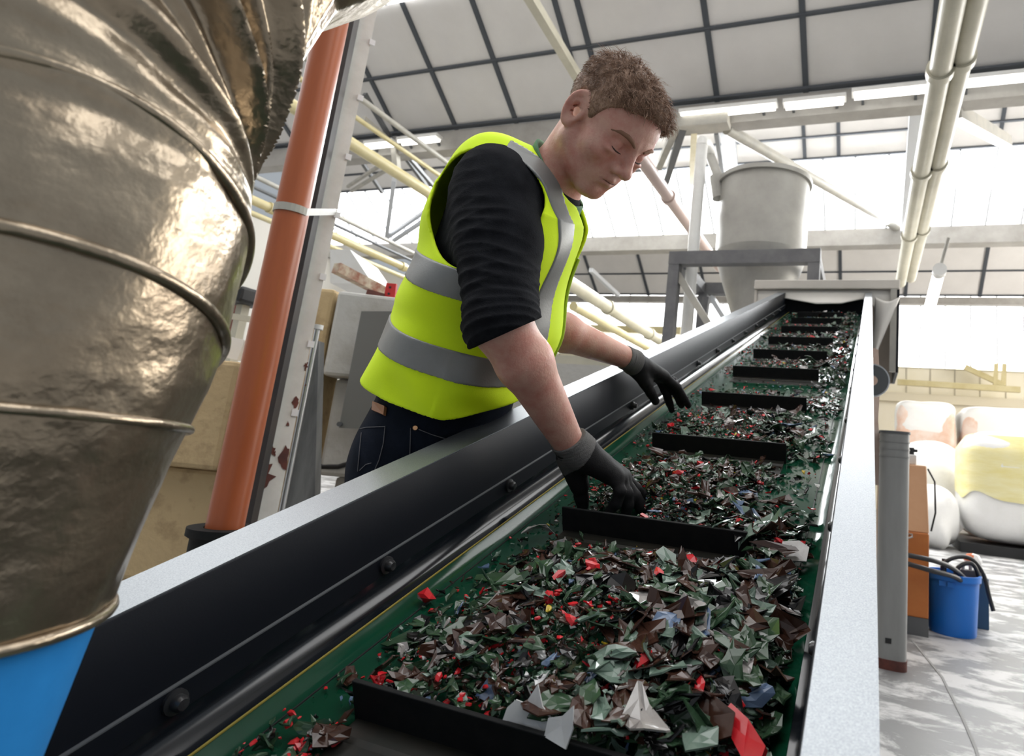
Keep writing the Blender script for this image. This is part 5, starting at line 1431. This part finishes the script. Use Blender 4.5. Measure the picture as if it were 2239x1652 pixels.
# ---- hi-vis vest
def vest_outer(P, g=0.):
    x, y, s = tl(P)
    a_f = np.interp(s, [-.14, -.05, .05, .15, LS, LS + .10], [.150, .150, .158, .165, .155, .10])     # towards the front
    a_b = np.interp(s, [-.14, -.05, .05, .15, LS, LS + .10], [.226, .216, .190, .170, .150, .10])
    a = np.where(x > 0, a_f, a_b); b = np.interp(s, [-.14, .05, .15, LS, LS + .10], [.222, .215, .205, .205, .12])
    k = np.sqrt((x / a) ** 2 + (y / b) ** 2); d = (k - 1) * np.minimum(a, b)
    d = smax(d, s - (LS + .115), .10)
    d = smin(d, rcone(P, shR + V3(-.040, .03, .040), nk0 - ax_ * .01, .070, .074), .06); d = smin(d, rcone(P, shL + V3(0, 0, .02), nk0 - ax_ * .01, .066, .074), .06)
    th = np.arctan2(y, x)
    low = np.clip((.25 - s) / .3, 0, 1)
    d = d - .006 * low * np.sin(3 * th + 9 * s + .7) - .005 * low * np.sin(7 * th - 21 * s) - .0034 * noise(P, 22, 6, 4) - .011 * np.clip((.12 - s) / .12, 0, 1) * np.clip((x + .12) / .12, 0, 1) * np.sin(62 * (s + .45 * x) + 2.5 * noise(P, 9, 4, 2)) * np.clip(.5 + 1.4 * noise(P, 8, 4, 11), 0, 1) - .005 * np.sin(30 * s - 22 * x + 3 * noise(P, 7, 4, 5)) * np.clip((s - .12) / .05, 0, 1)
    return d - g
arm_out = (shR - nk0) - ax_ * ((shR - nk0) @ ax_); arm_out /= np.linalg.norm(arm_out)
def vest_cut(d, P):
    x, y, s = tl(P)
    hem = .000 + .050 * np.clip((x - .02) / .13, 0, 1) ** 1.3 + .012 * np.clip(x / .2, -1, 0)
    d = smax(d, hem - s, .003)
    for sh, el, sg in ((shR, elR, -1), (shL, elL, 1)):
        q0 = sh - ax_ * .035; up_ = ax_ * .0
        dirn = -ll if sg < 0 else ll
        q = P - q0; o_ = q @ dirn; e1_ = q @ ff; e2_ = q @ ax_
        cyl = np.sqrt((e1_ / 1.) ** 2 + (np.where(e2_ > 0, e2_ * 1.25, e2_ * .80)) ** 2) - .108
        d = smax(d, -np.maximum(cyl, .0 - (o_ + .062)), .006)
    d = smax(d, -rcone(P, nk0 - ff * .005 - ax_ * .03, nk1 + (nk1 - nk0) * 1.5, .0725, .076), .004)
    # V at the throat
    v = np.abs(y) - .05 * np.clip((s - .20) / .25, 0, 1)
    return np.where(x > .05, smax(d, -v, .004), d)
def vest_sdf(P):
    d = vest_outer(P); d = np.maximum(d, -(d + .0085)); return vest_cut(d, P)
hivis = mat('fluorescent yellow vest', (.74, 1.0, .0), .75, col2=(.70, .97, .0), scale=4, bump=.08, bscale=600)
vb0, vb1 = (-1.2, .70, .95), (-.40, 1.50, 1.72)
P_, F_ = mesh_sdf(vest_sdf, vb0, vb1, .0038)
vest = np_mesh('vest', P_, F_, hivis, man)
refl = mat('silver reflective tape', (.20, .205, .20), .42, .35, col2=(.25, .255, .25), scale=6, bump=.05, bscale=300)
def band(name, region):
    def fn(P):
        d = vest_outer(P, .0022); d = np.maximum(d, -(d + .0075)); d = vest_cut(d, P); return smax(d, region(P), .001)
    P2, F2 = mesh_sdf(fn, vb0, vb1, .0034)
    return np_mesh(name, P2, F2, refl, vest)
def reg_low(P):
    x, y, s = tl(P); c = .098 + .0 * x; return np.abs(s - c) - .027
def reg_up(P):
    x, y, s = tl(P); return np.maximum(np.abs(s - .242) - .027, x - .10)
def strap_reg(sg):
    def fn(P):
        x, y, s = tl(P); c = np.interp(s, [.10, .25, .40, .52], [.120, .114, .112, .112])
        return np.maximum(np.abs(y * sg - c) - .0235, np.maximum(.10 - s, -x - .02))
    return fn
band('reflective_band', reg_low); band('reflective_band', reg_up)
band('reflective_strap', strap_reg(-1)); band('reflective_strap', strap_reg(1))
# zip down the front
pts = []
for s in np.linspace(-.05, .34, 26):
    c0_ = S0 + ax_ * s; lo_, hi_ = 0., .4
    for _ in range(28):
        m_ = (lo_ + hi_) / 2
        if vest_outer((c0_ + ff * m_)[None])[0] < 0: lo_ = m_
        else: hi_ = m_
    pts.append(c0_ + ff * (lo_ + .002))
MB().tube(pts, .004, 8).build('zip', mat('vest zip', (.42, .60, .03), .6), vest, 60)

# ---- gloves and shoes
glovem = mat('dark grey coated glove', (.011, .0105, .011), .65, col2=(.020, .019, .02), scale=26, bump=.12, bscale=420, spec=.2)
cuffm = mat('grey knitted cuff', (.12, .115, .11), .85, col2=(.155, .15, .145), scale=40, bump=.25, bscale=520, spec=.15)
for Hn, el, side_ in ((HAND_R, elR, 'R'), (HAND_L, elL, 'L')):
    dr = Hn['wrist'] - el; dr /= np.linalg.norm(dr); wq = Hn['wrist']
    mid = (Hn['ring'][0] + Hn['middle'][0]) / 2; hd = mid - wq; hd /= np.linalg.norm(hd)
    def glove_sdf(P):
        d = hand_sdf(P, Hn, .0018) - .0007 * noise(P, 160, 5, 6)
        d = smin(d, rcone(P, wq - dr * .012, wq + hd * .03, .0335, .031), .012)
        return np.maximum(d, -((P - wq) @ dr))
    c = (wq + mid) / 2
    P2, F2 = mesh_sdf(glove_sdf, c - .17, c + .17, .0024)
    g = np_mesh('glove', P2, F2, glovem, man)
    def cuff_sdf(P):
        d = rcone(P, wq - dr * .02, wq + hd * .035, .0345, .033) - .0005 * np.sin(900 * ((P - wq) @ dr))
        d = smin(d, hand_sdf(P, Hn, .0022), .012)
        return np.maximum(d, np.maximum(-((P - wq) @ dr) - .012, ((P - wq) @ hd) - .034))
    P2, F2 = mesh_sdf(cuff_sdf, wq - .09, wq + .09, .0024)
    cu = np_mesh('cuff', P2, F2, cuffm, g); cu['label'] = 'lighter grey knitted cuff'
for sg in (-1, 1):
    a = leg_pts(sg)[2]
    def shoe(P):
        d = rcone(P, V3(a[0], a[1], .05) - f_ * .05, V3(a[0], a[1], .045) + f_ * .19, .05, .042)
        d = smin(d, rcone(P, V3(a[0], a[1], .05), V3(a[0], a[1], .12), .05, .05), .03)
        return np.maximum(d, .002 - P[:, 2])
    P2, F2 = mesh_sdf(shoe, V3(a[0] - .3, a[1] - .3, -.01), V3(a[0] + .3, a[1] + .3, .2), .007)
    np_mesh('shoe', P2, F2, MT['black'], man)
# ------------------------------------------------------------------ light
w = bpy.data.worlds.new('world'); S.world = w; w.use_nodes = True
bg = w.node_tree.nodes['Background']; bg.inputs[0].default_value = (.86, .93, 1., 1); bg.inputs[1].default_value = .40
def area(name, loc, target, size, power, col=(1, 1, 1), sy=None):
    l = bpy.data.lights.new(name, 'AREA'); l.energy = power; l.size = size; l.color = col
    if sy: l.shape = 'RECTANGLE'; l.size_y = sy
    o = bpy.data.objects.new(name, l); COL.objects.link(o); o.location = loc
    o.rotation_euler = (Vector(target) - Vector(loc)).to_track_quat('-Z', 'Y').to_euler()
    return o
# added area lamps: rim light from ahead under the glazing, fill at the right
area('added_rim_ahead', (-1., 11.0, 5.9), (-.5, 3, 1), 12, 1400, (.95, .98, 1), 1.5)
area('added_fill_right', (7.5, 12., 3.2), (.5, 12, 1), 7, 700, (1, .96, .90), 4)
S.view_settings.view_transform = 'Standard'; S.view_settings.look = 'None'
S.view_settings.exposure = .12; S.view_settings.gamma = 1.; S.view_settings.use_curve_mapping = False
S.cycles.max_bounces = 7; S.cycles.diffuse_bounces = 4; S.cycles.glossy_bounces = 3; S.cycles.transmission_bounces = 3; S.cycles.caustics_reflective = False
S.cycles.use_adaptive_sampling = True; S.cycles.adaptive_threshold = .03
